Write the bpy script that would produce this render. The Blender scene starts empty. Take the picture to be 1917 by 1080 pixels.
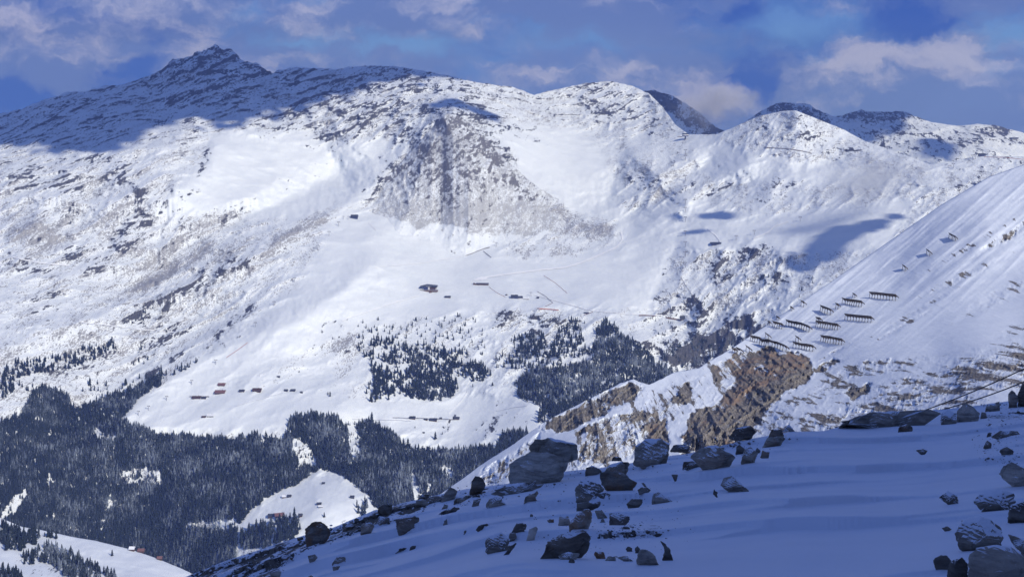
import bpy, math, random
import numpy as np
from mathutils import Vector
random.seed(7); rng = np.random.default_rng(11)
C = bpy.context.scene.collection
sc = bpy.context.scene
F = 2633.0; CX = 958.5; HY = 150.0          # focal length in photo pixels, principal column, horizon row

# ------------------------------------------------------------------ camera
cam = bpy.data.cameras.new("camera"); cam_o = bpy.data.objects.new("camera", cam); C.objects.link(cam_o)
cam.sensor_width = 36; cam.lens = 36 * F / 1917; cam.shift_y = -(540 - HY) / 1917
cam.clip_start = 0.2; cam.clip_end = 40000
cam_o.rotation_euler = (math.radians(90), 0, 0); sc.camera = cam_o

# ------------------------------------------------------------------ sun
SUN_EL = math.radians(33); SUN_AZ = math.radians(142)      # azimuth clockwise from +Y
L = Vector((math.sin(SUN_AZ) * math.cos(SUN_EL), math.cos(SUN_AZ) * math.cos(SUN_EL), math.sin(SUN_EL)))
sun = bpy.data.lights.new("sun", 'SUN'); sun.energy = 3.7; sun.angle = math.radians(0.5); sun.color = (1.0, 0.965, 0.925)
sun_o = bpy.data.objects.new("sun", sun); C.objects.link(sun_o)
sun_o.rotation_euler = L.to_track_quat('Z', 'Y').to_euler()

# ------------------------------------------------------------------ node helper
class NT:
    def __init__(s, tree): s.t = tree; s.t.nodes.clear()
    def n(s, typ, ins=None, **kw):
        nd = s.t.nodes.new(typ)
        for k, v in kw.items(): setattr(nd, k, v)
        for k, v in (ins or {}).items(): s.put(nd.inputs[k], v)
        return nd
    def put(s, sock, v):
        if hasattr(v, 'is_output'): s.t.links.new(v, sock)
        else:
            if sock.type == 'RGBA' and not isinstance(v, (int, float)) and len(v) == 3: v = (*v, 1)
            sock.default_value = v
    def m(s, op, a, b=0.0, c=0.0, clamp=False):
        nd = s.n('ShaderNodeMath', {0: a, 1: b, 2: c}, operation=op, use_clamp=clamp); return nd.outputs[0]
    def vm(s, op, a, b=(0, 0, 0)):
        nd = s.n('ShaderNodeVectorMath', {0: a, 1: b}, operation=op); return nd.outputs[0]
    def mix(s, f, a, b, blend='MIX'):
        nd = s.n('ShaderNodeMix', data_type='RGBA', blend_type=blend)
        s.put(nd.inputs[0], f); s.put(nd.inputs[6], a); s.put(nd.inputs[7], b); return nd.outputs[2]
    def noise(s, vec, scale, detail=5, rough=.55, dist=0.0):
        nd = s.n('ShaderNodeTexNoise', {'Vector': vec, 'Scale': scale, 'Detail': detail, 'Roughness': rough, 'Distortion': dist}); return nd.outputs[0]
    def ss(s, v, a, b):
        nd = s.n('ShaderNodeMapRange', {0: v, 1: a, 2: b, 3: 0.0, 4: 1.0}, interpolation_type='SMOOTHSTEP'); return nd.outputs[0]
    def comb(s, x, y, z): return s.n('ShaderNodeCombineXYZ', {0: x, 1: y, 2: z}).outputs[0]
    def attr(s, name, typ='GEOMETRY'): return s.n('ShaderNodeAttribute', attribute_name=name, attribute_type=typ)

# ------------------------------------------------------------------ sky
world = bpy.data.worlds.new("World"); sc.world = world; world.use_nodes = True
w = NT(world.node_tree)
gen = w.n('ShaderNodeTexCoord').outputs['Generated']
sep = w.n('ShaderNodeSeparateXYZ', {0: gen})
yy = w.m('MAXIMUM', w.m('ABSOLUTE', sep.outputs[1]), .35)
a_ = w.m('MULTIPLY', w.m('DIVIDE', sep.outputs[0], yy), 26.33)       # hundredths of the sky's width, east of the view axis
b_ = w.m('MULTIPLY', w.m('DIVIDE', sep.outputs[2], yy), 26.33)       # the same, above the horizon
P = w.comb(a_, b_, w.m('MULTIPLY', sep.outputs[1], 3.0))
warp = w.n('ShaderNodeTexNoise', {'Vector': P, 'Scale': 1.1, 'Detail': 10.0, 'Roughness': .62}).outputs['Color']
P2 = w.vm('ADD', P, w.n('ShaderNodeVectorMath', {0: w.vm('SUBTRACT', warp, (.5, .5, .5)), 'Scale': 1.1}, operation='SCALE').outputs[0])
sp2 = w.n('ShaderNodeSeparateXYZ', {0: P2})
def blob(px, py, rx, ry, amp):
    dx = w.m('DIVIDE', w.m('SUBTRACT', sp2.outputs[0], (px - CX) / 100), rx / 100)
    dy = w.m('DIVIDE', w.m('SUBTRACT', sp2.outputs[1], (HY - py) / 100), ry / 100)
    r = w.m('ADD', w.m('MULTIPLY', dx, dx), w.m('MULTIPLY', dy, dy))
    return w.m('MULTIPLY', w.m('EXPONENT', w.m('MULTIPLY', r, -1.0)), amp)
def total(base, lst):
    for q in lst: base = w.m('ADD', base, blob(*q))
    return base
st = w.n('ShaderNodeMapping', {'Vector': P2, 'Scale': (.42, 1.05, .6), 'Rotation': (0, 0, -.25)}).outputs[0]
n1 = w.noise(st, .85, 12, .64, .1)
n2 = w.noise(w.vm('ADD', st, (7.3, 2.1, 4.4)), .85, 12, .64, .15)
n3 = w.noise(w.vm('ADD', st, (1.3, 9.1, 2.4)), .4, 4, .5, .2)
cover = w.ss(total(w.m('MULTIPLY_ADD', w.m('SUBTRACT', n1, .5), 3.8, .80), [
    (110, 110, 110, 50, .7), (190, 75, 60, 40, .5), (60, 30, 120, 30, .45), (1000, 140, 90, 28, .65), (1180, 125, 70, 28, .55),
    (1620, 130, 110, 45, .8), (1780, 110, 130, 40, .7), (1310, 100, 40, 20, .3), (1330, 185, 70, 40, .65), (560, 112, 90, 18, .5), (1780, 190, 200, 40, .55),
    (700, 30, 130, 30, .35), (1000, 20, 160, 25, .35), (1230, 60, 120, 45, .35), (330, 60, 90, 50, .25),
    (250, 125, 60, 40, -.9), (30, 175, 60, 40, -.8), (1420, 160, 50, 22, -1.0), (560, 85, 60, 16, -.6), (1390, 15, 30, 30, -.5),
    (1090, 95, 60, 18, -.5), (1500, 50, 120, 45, -.8), (1720, 45, 70, 35, -.9), (1880, 60, 70, 60, -.9), (740, 88, 90, 16, -.5)]), .1, .95)
bright = w.ss(total(w.m('MULTIPLY_ADD', w.m('SUBTRACT', n2, .5), 4.6, .16), [
    (120, 115, 80, 35, .5), (190, 80, 40, 30, .35), (1000, 140, 70, 20, .5), (1180, 120, 50, 22, .4), (1600, 125, 80, 28, .6), (1780, 105, 100, 22, .55),
    (1310, 100, 30, 14, .5), (1330, 190, 60, 35, .5), (560, 112, 80, 14, .45), (30, 40, 110, 40, .15), (1250, 30, 60, 30, .2),
    (850, 100, 120, 30, -.4), (1220, 80, 90, 25, -.4), (700, 50, 90, 20, -.2), (1830, 180, 120, 30, -.25)]), 0., 1.)
light = w.ss(total(w.m('MULTIPLY_ADD', w.m('SUBTRACT', n3, .5), 3.4, .38), [
    (570, 85, 100, 30, .55), (740, 88, 120, 25, .4), (1060, 80, 150, 35, .35), (1500, 50, 150, 60, .5), (1880, 60, 100, 60, .55),
    (250, 120, 130, 60, -.7), (30, 190, 120, 50, -.6), (1420, 160, 90, 40, -.6), (1720, 45, 70, 35, -.3), (1390, 15, 40, 40, -.4), (850, 110, 100, 30, -.2)]), 0., 1.)
nish = w.n('ShaderNodeTexSky', sky_type='NISHITA', sun_disc=False, sun_elevation=SUN_EL, sun_rotation=SUN_AZ, altitude=2800, air_density=.9, dust_density=.2, ozone_density=3.0)
up = w.vm('NORMALIZE', w.vm('ADD', gen, (0, 0, .45)))
w.put(nish.inputs[0], up)
deep = w.mix(1.0, nish.outputs[0], (.42, .55, .90), 'MULTIPLY')
BG = .085
def sky_c(r, g, b): return (r / BG, g / BG, b / BG)
clear = w.mix(light, w.mix(.72, deep, sky_c(.035, .11, .50)), w.mix(.8, deep, sky_c(.155, .33, .72)))
cloud_c = w.mix(bright, sky_c(.115, .18, .45), sky_c(.40, .42, .63))
final = w.mix(w.m('MULTIPLY', cover, .90), clear, cloud_c)
final = w.mix(w.ss(b_, 2.5, 9.0), final, w.mix(.6, deep, sky_c(.115, .20, .57)))      # the deep blue overhead at this height
bg = w.n('ShaderNodeBackground', {'Color': final, 'Strength': BG})
w.n('ShaderNodeOutputWorld', {0: bg.outputs[0]})

# ------------------------------------------------------------------ exposure, render
sc.view_settings.view_transform = 'Standard'; sc.view_settings.look = 'None'; sc.view_settings.exposure = 0.0; sc.view_settings.gamma = 1
sc.cycles.use_denoising = True
sc.cycles.max_bounces = 6; sc.cycles.diffuse_bounces = 3; sc.cycles.volume_bounces = 0; sc.cycles.transparent_max_bounces = 6

# ------------------------------------------------------------------ noise and fields
def _h(ix, iy, s):
    h = (ix.astype(np.int64) * 374761393 + iy.astype(np.int64) * 668265263 + s * 1442695041) & 0xffffffff
    h = ((h ^ (h >> 13)) * 1274126177) & 0xffffffff
    return ((h ^ (h >> 16)) & 0xffff) * (2 * math.pi / 65536)
def perlin(x, y, seed=0):
    x = np.asarray(x, dtype=np.float64); y = np.asarray(y, dtype=np.float64)
    x0 = np.floor(x); y0 = np.floor(y); fx = x - x0; fy = y - y0
    u = fx * fx * fx * (fx * (fx * 6 - 15) + 10); v = fy * fy * fy * (fy * (fy * 6 - 15) + 10)
    def g(i, j):
        a = _h(x0 + i, y0 + j, seed); return np.cos(a) * (fx - i) + np.sin(a) * (fy - j)
    return ((g(0, 0) * (1 - u) + g(1, 0) * u) * (1 - v) + (g(0, 1) * (1 - u) + g(1, 1) * u) * v) * 1.5
def fbm(x, y, oct=5, seed=0, gain=.5):
    r = 0; a = 1; t = 0
    for i in range(oct):
        r = r + a * perlin(x * 2 ** i + i * 17.3, y * 2 ** i - i * 9.1, seed + i); t += a; a *= gain
    return r / t
def ridged(x, y, oct=5, seed=0, gain=.5):
    r = 0; a = 1; t = 0; w_ = 1
    for i in range(oct):
        n = (1 - np.abs(perlin(x * 2 ** i + i * 7.3, y * 2 ** i + i * 3.1, seed + i)) * 1.6) ** 2
        r = r + a * n * w_; w_ = np.clip(n * 1.2, 0, 1); t += a; a *= gain
    return r / t
def sstep(x, a, b):
    t = np.clip((x - a) / (b - a), 0, 1); return t * t * (3 - 2 * t)
def tps(pts):
    p = np.array(pts, float); X = p[:, :2] / 1000; f = np.log(p[:, 2]); n = len(p)
    def K(A, B):
        r2 = ((A[:, None, :] - B[None]) ** 2).sum(2); return .5 * r2 * np.log(r2 + 1e-12)
    M = np.zeros((n + 3, n + 3)); M[:n, :n] = K(X, X) + np.eye(n) * 1e-4; M[:n, n] = 1; M[:n, n + 1:] = X; M[n, :n] = 1; M[n + 1:, :n] = X.T
    c = np.linalg.solve(M, np.concatenate([f, np.zeros(3)]))
    def ev(px, py):
        sh = px.shape; Q = np.stack([px.ravel(), py.ravel()], 1) / 1000; out = np.empty(len(Q))
        for i in range(0, len(Q), 60000):
            q = Q[i:i + 60000]; out[i:i + 60000] = K(q, X) @ c[:n] + c[n] + q @ c[n + 1:]
        return np.exp(out).reshape(sh)
    return ev
def dist_poly(px, py, pl):
    d = np.full(px.shape, 1e9)
    for (x0, y0), (x1, y1) in zip(pl[:-1], pl[1:]):
        dx, dy = x1 - x0, y1 - y0; t = np.clip(((px - x0) * dx + (py - y0) * dy) / (dx * dx + dy * dy), 0, 1)
        d = np.minimum(d, np.hypot(px - x0 - t * dx, py - y0 - t * dy))
    return d
def inside(px, py, poly):
    px = np.asarray(px, float); py = np.asarray(py, float); r = np.zeros(px.shape, bool); n = len(poly)
    for i in range(n):
        x0, y0 = poly[i]; x1, y1 = poly[(i + 1) % n]
        if y0 == y1: continue
        c = ((y0 > py) != (y1 > py)) & (px < (x1 - x0) * (py - y0) / (y1 - y0) + x0); r ^= c
    return r
def sdf(px, py, poly):
    d = dist_poly(px, py, list(poly) + [poly[0]]); return np.where(inside(px, py, poly), d, -d)
def blobs(px, py, lst):
    r = np.zeros(px.shape)
    for cx, cy, rx, ry, ang, amp in lst:
        a = math.radians(ang); dx = px - cx; dy = py - cy
        u = (dx * math.cos(a) + dy * math.sin(a)) / rx; v = (-dx * math.sin(a) + dy * math.cos(a)) / ry
        r = np.maximum(r, amp * np.exp(-(u * u + v * v) ** 1.3 * .7))
    return r
def W(px, py, D): return np.stack([(px - CX) / F * D, D * np.ones_like(px), (HY - py) / F * D], -1)

def grid_mesh(name, P, attrs, mat, close=True):
    R, Cc = P.shape[:2]; me = bpy.data.meshes.new(name)
    me.vertices.add(R * Cc); me.vertices.foreach_set('co', P.reshape(-1).astype(np.float32))
    i = np.arange(R * Cc).reshape(R, Cc)
    q = np.stack([i[:-1, :-1], i[:-1, 1:], i[1:, 1:], i[1:, :-1]], -1).reshape(-1, 4)
    me.loops.add(q.size); me.loops.foreach_set('vertex_index', q.ravel().astype(np.int32))
    me.polygons.add(len(q)); me.polygons.foreach_set('loop_start', (np.arange(len(q)) * 4).astype(np.int32))
    me.polygons.foreach_set('loop_total', np.full(len(q), 4, np.int32))
    me.update(calc_edges=True); me.polygons.foreach_set('use_smooth', np.ones(len(q), bool))
    for k, v in attrs.items():
        at = me.attributes.new(k, 'FLOAT', 'POINT'); at.data.foreach_set('value', v.reshape(-1).astype(np.float32))
    me.materials.append(mat); o = bpy.data.objects.new(name, me); C.objects.link(o); return o

class Sheet:
    """a piece of ground: a grid over columns px and rows between pybot and its crest line"""
    def __init__(s, x0, x1, step, sky, pybot, rows, ctrl, jag=None, warp=1.0):
        s.px = np.arange(x0, x1 + step, step, dtype=float); s.x0, s.step, s.rows, s.pybot = x0, step, rows, pybot
        s.sky = np.interp(s.px, [a for a, _ in sky], [b for _, b in sky])
        if jag is not None: s.sky = s.sky + jag(s.px)
        t = np.linspace(0, 1, rows)[:, None]
        s.PY = pybot + (s.sky[None] - pybot) * t; s.PX = np.repeat(s.px[None], rows, 0)
        s.D0 = tps(ctrl)(s.PX, s.PY); s.D = s.D0.copy()
        s.X = (s.PX - CX) / F * s.D0; s.Z = (HY - s.PY) / F * s.D0
    def crest(s, pl, amp, wd):
        if not hasattr(s, 'wx'): s.wx = 16 * fbm(s.PX / 55, s.PY / 55, 4, 900, .6); s.wy = 13 * fbm(s.PX / 55 + 9, s.PY / 55, 4, 905, .6)
        d = dist_poly(s.PX + s.wx, s.PY + s.wy, pl); s.D *= 1 - amp * np.exp(-(np.sqrt(d * d + 80) - 9) / wd)
    def mono(s, k):
        r = np.arange(s.rows)[:, None] * k; s.D = np.maximum.accumulate(s.D - r, 0) + r
    def at(s, px, py, arr=None):
        arr = s.D if arr is None else arr
        px = np.asarray(px, float); py = np.asarray(py, float)
        c = np.clip((px - s.x0) / s.step, 0, len(s.px) - 1.001); ci = c.astype(int); cf = c - ci
        sk = s.sky[ci] * (1 - cf) + s.sky[ci + 1] * cf
        r = np.clip((s.pybot - py) / (s.pybot - sk) * (s.rows - 1), 0, s.rows - 1.001); ri = r.astype(int); rf = r - ri
        return (arr[ri, ci] * (1 - cf) + arr[ri, ci + 1] * cf) * (1 - rf) + (arr[ri + 1, ci] * (1 - cf) + arr[ri + 1, ci + 1] * cf) * rf
    def pt(s, px, py, dd=0.0):
        return Vector(W(np.float64(px), np.float64(py), s.at(px, py) + dd).tolist())
    def build(s, name, mat, attrs, back, drop, nb=24):
        P = W(s.PX, s.PY, s.D); top = P[-1]; k = np.linspace(0, 1, nb + 1)[1:, None, None] ** 1.6
        B = np.repeat(top[None], nb, 0).copy(); B[..., 1] += (k * back)[..., 0]; B[..., 0] *= 1 + (k[..., 0] * back) / top[None, :, 1]
        B[..., 2] -= (k * drop)[..., 0]
        B[..., 2] += (ridged(B[..., 0] / (back * .5), B[..., 1] / (back * .5), 3, 77) - .5) * drop * .3 * k[..., 0]
        A = {a: np.concatenate([v, np.repeat(v[-1:], nb, 0)]) for a, v in attrs.items()}
        return grid_mesh(name, np.concatenate([P, B]), A, mat)
def tag(o, label=None, cat=None, group=None, kind=None):
    if label: o['label'] = label
    if cat: o['category'] = cat
    if group: o['group'] = group
    if kind: o['kind'] = kind
    return o

# ------------------------------------------------------------------ ground materials
def ground_mat(name, rock_a, rock_b, scree_c, sc1, snow=(.77, .81, .845), warm=None, bump=1.0, streak=None, steepk=.9, spread=1.0, ysc=.22):
    m = bpy.data.materials.new(name); m.use_nodes = True; t = NT(m.node_tree)
    co = t.n('ShaderNodeNewGeometry').outputs['Position']
    g_ = t.n('ShaderNodeNewGeometry'); nz = t.n('ShaderNodeSeparateXYZ', {0: g_.outputs['True Normal']}).outputs[2]
    co2 = co
    if streak:
        rot = t.n('ShaderNodeVectorRotate', {'Vector': co, 'Rotation': streak[0]}, rotation_type='EULER_XYZ').outputs[0]; co2 = t.vm('MULTIPLY', rot, streak[1])
    co3 = t.vm('MULTIPLY', co, (1, ysc, 1)); nf = t.m('MULTIPLY', t.m('ADD', t.noise(co2, 1 / sc1, 8, .72), t.noise(co3, 1 / sc1, 7, .72)), .5); nf = t.m('MULTIPLY_ADD', nf, 1.3, -.15)
    nf2 = t.noise(co3, 1 / (sc1 * .28), 5, .65); nm_ = t.noise(co3, 1 / (sc1 * 4.2), 7, .65)
    nc = t.noise(co, 1 / (sc1 * 5), 3, .5)
    steep = t.m('MULTIPLY', t.m('SUBTRACT', .80, nz), steepk)
    r = t.m('ADD', t.m('ADD', t.attr('rock').outputs['Fac'], steep), t.m('ADD', t.m('MULTIPLY_ADD', nf, 3.0 * spread, -1.5 * spread), t.m('MULTIPLY_ADD', nm_, 1.6 * spread, -.8 * spread)))
    r = t.ss(r, .47, .62)
    s = t.m('ADD', t.m('ADD', t.attr('scree').outputs['Fac'], t.m('MULTIPLY', steep, .6)), t.m('ADD', t.m('MULTIPLY_ADD', nf2, 2.4, -1.2), t.m('MULTIPLY_ADD', nf, 1.4, -.7)))
    s = t.m('MULTIPLY', t.ss(s, .40, .72), .78)
    rc = t.mix(t.ss(nf2, .35, .65), rock_a, rock_b)
    if warm:
        wv = t.ss(t.m('ADD', t.attr('warm').outputs['Fac'], t.m('MULTIPLY_ADD', nc, 1.2, -.6)), .3, .8)
        rc = t.mix(wv, rc, t.mix(t.ss(nf2, .3, .7), warm[0], warm[1]))
        streaks = t.noise(t.n('ShaderNodeMapping', {'Vector': co, 'Scale': (.5, .5, .06)}).outputs[0], 1.2, 4, .6)
        rc = t.mix(t.m('MULTIPLY', t.ss(streaks, .52, .68), .45), rc, (.05, .048, .05))
    col = t.mix(s, t.mix(t.ss(nc, .3, .7), snow, (snow[0] * .94, snow[1] * .95, snow[2] * .96)), scree_c)
    col = t.mix(r, col, rc)
    b1 = t.n('ShaderNodeBump', {'Height': t.m('ADD', nf, t.m('MULTIPLY', r, .8)), 'Strength': .55 * bump, 'Distance': sc1 * .14})
    ro = t.m('MULTIPLY_ADD', r, .25, .6)
    bs = t.n('ShaderNodeBsdfPrincipled', {'Base Color': col, 'Roughness': ro, 'Normal': b1.outputs[0], 'Specular IOR Level': .15})
    t.n('ShaderNodeOutputMaterial', {0: bs.outputs[0]}); return m

def rockfield(S, R, scale, seed, streak=None, k=2.2, dk=.14):
    x, y = S.X / scale, S.D0 / scale * dk + S.Z / scale * 1.05
    if streak is not None:
        a, st_ = streak; x, y = x * math.cos(a) + y * math.sin(a), (-x * math.sin(a) + y * math.cos(a)) * st_
    n = .5 + .95 * fbm(x, y, 6, seed, .62)
    return .5 + (n - (1 - R)) * k, n

# ------------------------------------------------------------------ the long mountain side across the valley
sky1 = [(-200, 300), (-60, 235), (0, 213), (40, 205), (70, 192), (130, 172), (160, 172), (200, 160), (225, 160), (250, 152), (295, 136), (320, 116), (350, 106), (385, 93), (403, 84),
        (420, 93), (440, 98), (450, 108), (480, 122), (510, 136), (540, 127), (570, 127), (600, 129), (625, 131), (660, 125), (700, 123), (740, 125), (790, 132), (850, 145),
        (880, 152), (930, 160), (960, 163), (1000, 178), (1030, 170), (1090, 157), (1140, 152), (1180, 160), (1215, 175), (1240, 200), (1265, 235), (1290, 252), (1340, 252), (1370, 240),
        (1420, 218), (1460, 209), (1490, 207), (1530, 223), (1580, 243), (1620, 265), (1650, 275), (1690, 290), (1740, 308), (1780, 305), (1815, 294), (1850, 292), (1930, 294), (2120, 300)]
def jag1(p):
    rough = np.interp(p, [-200, 300, 320, 480, 600, 860, 1000, 1100, 1250, 1260, 2100], [3.4, 3.4, 9, 7, 4.0, 3.2, 1.8, 2.6, 2.6, .8, .8])
    return rough * (fbm(p / 26, p * 0, 6, 3, .72) * 1.6)
ctrl1 = [(0, 1180, 3700), (-200, 1000, 3750), (0, 1000, 3800), (0, 900, 3950), (0, 800, 4150), (0, 700, 4400), (0, 620, 4700), (0, 500, 5200), (0, 400, 5700), (0, 300, 6300), (0, 280, 6600), (0, 213, 7300), (-200, 290, 6900), (-200, 600, 4700),
         (300, 1180, 3850), (300, 1000, 4000), (300, 900, 4170), (300, 800, 4354), (250, 770, 4460), (300, 640, 4923), (200, 560, 5150), (300, 500, 5500), (300, 400, 5800), (300, 255, 6550), (300, 238, 6900), (300, 138, 7700), (405, 90, 8000),
         (450, 240, 6900), (500, 140, 7700), (550, 1180, 3500), (560, 1000, 3750), (600, 930, 3900), (600, 870, 4150), (600, 780, 4330), (600, 700, 4700), (550, 560, 5150), (600, 470, 5600), (600, 400, 6100), (560, 330, 6500), (600, 260, 6900), (620, 180, 7400), (650, 128, 7800),
         (850, 1180, 3600), (850, 950, 3900), (850, 840, 4280), (850, 740, 4650), (850, 620, 5000), (850, 500, 5740), (850, 400, 6250), (850, 300, 6650), (850, 220, 6950), (850, 190, 7300), (850, 147, 7800), (700, 345, 6500), (700, 420, 6000), (950, 320, 6700), (950, 240, 7200), (940, 163, 8000),
         (1050, 900, 3900), (1050, 760, 4400), (1050, 640, 4900), (1050, 560, 5350), (1050, 440, 6150), (1080, 380, 6700), (1100, 300, 7200), (1130, 240, 7900), (1140, 155, 8600), (1000, 178, 8200),
         (1280, 900, 3900), (1280, 700, 4700), (1200, 640, 4850), (1280, 600, 5100), (1280, 450, 5800), (1280, 350, 6500), (1290, 254, 7300), (1230, 190, 8200), (1220, 300, 7000), (1200, 400, 6350),
         (1490, 900, 3800), (1490, 640, 4600), (1490, 500, 5200), (1490, 400, 5800), (1490, 300, 6400), (1490, 208, 6900), (1400, 228, 7000), (1350, 300, 6700), (1600, 260, 6700),
         (1800, 900, 3800), (1800, 600, 4600), (1800, 400, 5300), (1800, 296, 6000), (2100, 300, 6000), (2100, 600, 4700), (1700, 320, 6000), (1620, 380, 5600), (2100, 1100, 3500), (1500, 1180, 3300)]
S1 = Sheet(-200, 2100, 1.8, sky1, 1180, 640, ctrl1, jag1)
for pl, amp, wd in [
    ([(850, 215), (780, 270), (700, 345), (640, 385), (560, 425), (440, 500), (300, 560), (150, 605), (0, 650)], .018, 26),
    ([(850, 215), (930, 290), (1000, 350), (1130, 425)], .018, 30), ([(1490, 208), (1497, 260), (1480, 320), (1440, 360)], .012, 30),
    ([(1490, 208), (1580, 260), (1650, 300), (1740, 340)], .008, 20), ([(405, 90), (440, 150), (470, 200), (450, 240)], .010, 30), ([(405, 90), (330, 150), (300, 210), (330, 240)], .010, 25),
    ([(500, 250), (430, 245), (290, 245), (230, 290), (210, 340)], .008, 24), ([(400, 270), (390, 310), (370, 340), (290, 390), (180, 500)], .010, 20),
    ([(700, 500), (560, 600), (420, 650), (300, 710), (228, 790), (200, 900)], .018, 45), ([(420, 600), (250, 700), (120, 800), (0, 880)], -.014, 50),
    ([(1290, 430), (1215, 560), (1235, 690)], -.008, 25), ([(1400, 600), (1250, 700)], -.012, 40), ([(740, 280), (620, 335), (500, 390), (300, 460)], -.010, 45),
    ([(1110, 155), (1160, 230), (1200, 300)], .010, 30), ([(0, 320), (100, 340), (220, 320), (280, 380)], .008, 30), ([(1290, 350), (1210, 420)], .006, 20),
    ([(560, 870), (640, 800), (680, 790)], -.012, 30), ([(850, 215), (830, 300), (800, 380)], .008, 22), ([(880, 150), (850, 215)], .010, 25),
    ([(1300, 470), (1400, 460), (1470, 480)], .008, 25), ([(1310, 600), (1240, 700), (1300, 640), (1400, 600)], .012, 22), ([(950, 580), (1060, 600), (1130, 590)], .006, 20)]:
    S1.crest(pl, amp, wd)
px, py = S1.PX, S1.PY
pyr = [(838, 214), (870, 222), (930, 288), (1000, 345), (1090, 395), (1140, 430), (1000, 455), (850, 430), (720, 400), (680, 372), (720, 330), (775, 275)]
wv1 = 12 * fbm(px / 30, py / 30, 4, 908, .6)
for pl in ([(400, 255), (300, 330), (230, 420), (180, 500)], [(620, 330), (480, 400), (330, 470), (250, 540)], [(560, 215), (600, 270), (640, 330)], [(300, 250), (270, 290), (180, 360), (100, 460)], [(1210, 240), (1160, 300), (1130, 380)], [(1330, 300), (1250, 360), (1180, 400)], [(1560, 300), (1450, 330), (1330, 360)]):
    S1.crest(pl, -.010, 16)
for pl in ([(340, 255), (330, 300), (250, 370), (215, 420)], [(520, 340), (400, 400), (290, 470)], [(640, 240), (690, 300), (700, 340)], [(150, 300), (90, 380), (30, 480)], [(1180, 290), (1230, 330), (1290, 380)], [(1400, 300), (1330, 345), (1270, 400)], [(1300, 290), (1230, 330), (1215, 370)]):
    S1.crest(pl, .009, 14)
rug = blobs(px, py, [(405, 150, 180, 70, 0, 1), (120, 230, 220, 60, -10, .9), (700, 190, 260, 70, 0, .9), (850, 280, 120, 80, 0, .8), (1150, 200, 150, 50, 0, .7), (200, 420, 300, 150, 0, .55), (330, 550, 200, 80, -30, .6),
                     (80, 340, 150, 60, 0, .6), (1330, 620, 120, 70, 0, .9), (1400, 500, 100, 60, 0, .6), (1000, 610, 120, 40, 0, .5), (150, 880, 300, 100, 0, .5), (750, 860, 200, 70, 0, .5), (1100, 700, 160, 70, 0, .5),
                     (1480, 280, 150, 60, 0, .35), (1250, 370, 100, 60, 0, .45), (900, 400, 200, 60, 0, .3), (1750, 380, 200, 70, 0, .35), (550, 320, 120, 50, 0, .3)])
rug = np.clip(rug + .10, 0, 1)
ang = math.radians(24); gx, gy = S1.X, S1.D0 + S1.Z * .6
ux = gx * math.cos(ang) - gy * math.sin(ang); uy = gx * math.sin(ang) + gy * math.cos(ang)
piste = np.zeros(px.shape)
for pl in ([(640, 400), (860, 440), (1000, 500), (1150, 470), (1240, 480), (1220, 570), (1000, 570), (700, 590), (600, 640), (420, 700), (330, 820), (220, 790), (420, 660), (560, 560)], [(400, 740), (700, 760), (1000, 740), (1010, 800), (850, 840), (700, 790), (300, 810)], [(1160, 420), (1280, 380), (1400, 420), (1700, 380), (1660, 460), (1350, 460), (1180, 460)], [(1300, 260), (1420, 300), (1640, 340), (1500, 330), (1340, 330)], [(430, 250), (580, 300), (640, 330), (480, 380), (300, 400)], [(860, 520), (1200, 560), (900, 575)], [(470, 262), (560, 250), (620, 290), (690, 268), (752, 285), (700, 345), (640, 395), (500, 400), (420, 350)], [(940, 250), (1060, 250), (1120, 300), (1160, 400), (1080, 385), (980, 320)], [(430, 990), (560, 900), (640, 890), (700, 960), (620, 1000)], [(960, 240), (1060, 330), (1180, 360), (1000, 300)]):
    piste = np.maximum(piste, sstep(sdf(px, py, pl) + 8 * fbm(px / 30, py / 20, 3, 72), -20, 10))
h_big = (ridged(gx / 520, gy / 620, 5, 21, .5) - .42)
h_mid = (ridged(ux / 120, uy / 330, 5, 31, .55) - .42)
h_fin = fbm(gx / 45, gy / 60, 4, 41, .6)
S1.D -= 105 * h_big * (rug * .8 + .14) + 95 * h_mid * (rug + .08) * (1 - .85 * piste) + 24 * h_fin * (rug + .16) * (1 - .6 * piste) + 34 * fbm(gx / 300, gy / 420, 3, 51) * .8
S1.mono(1.8)
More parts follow.
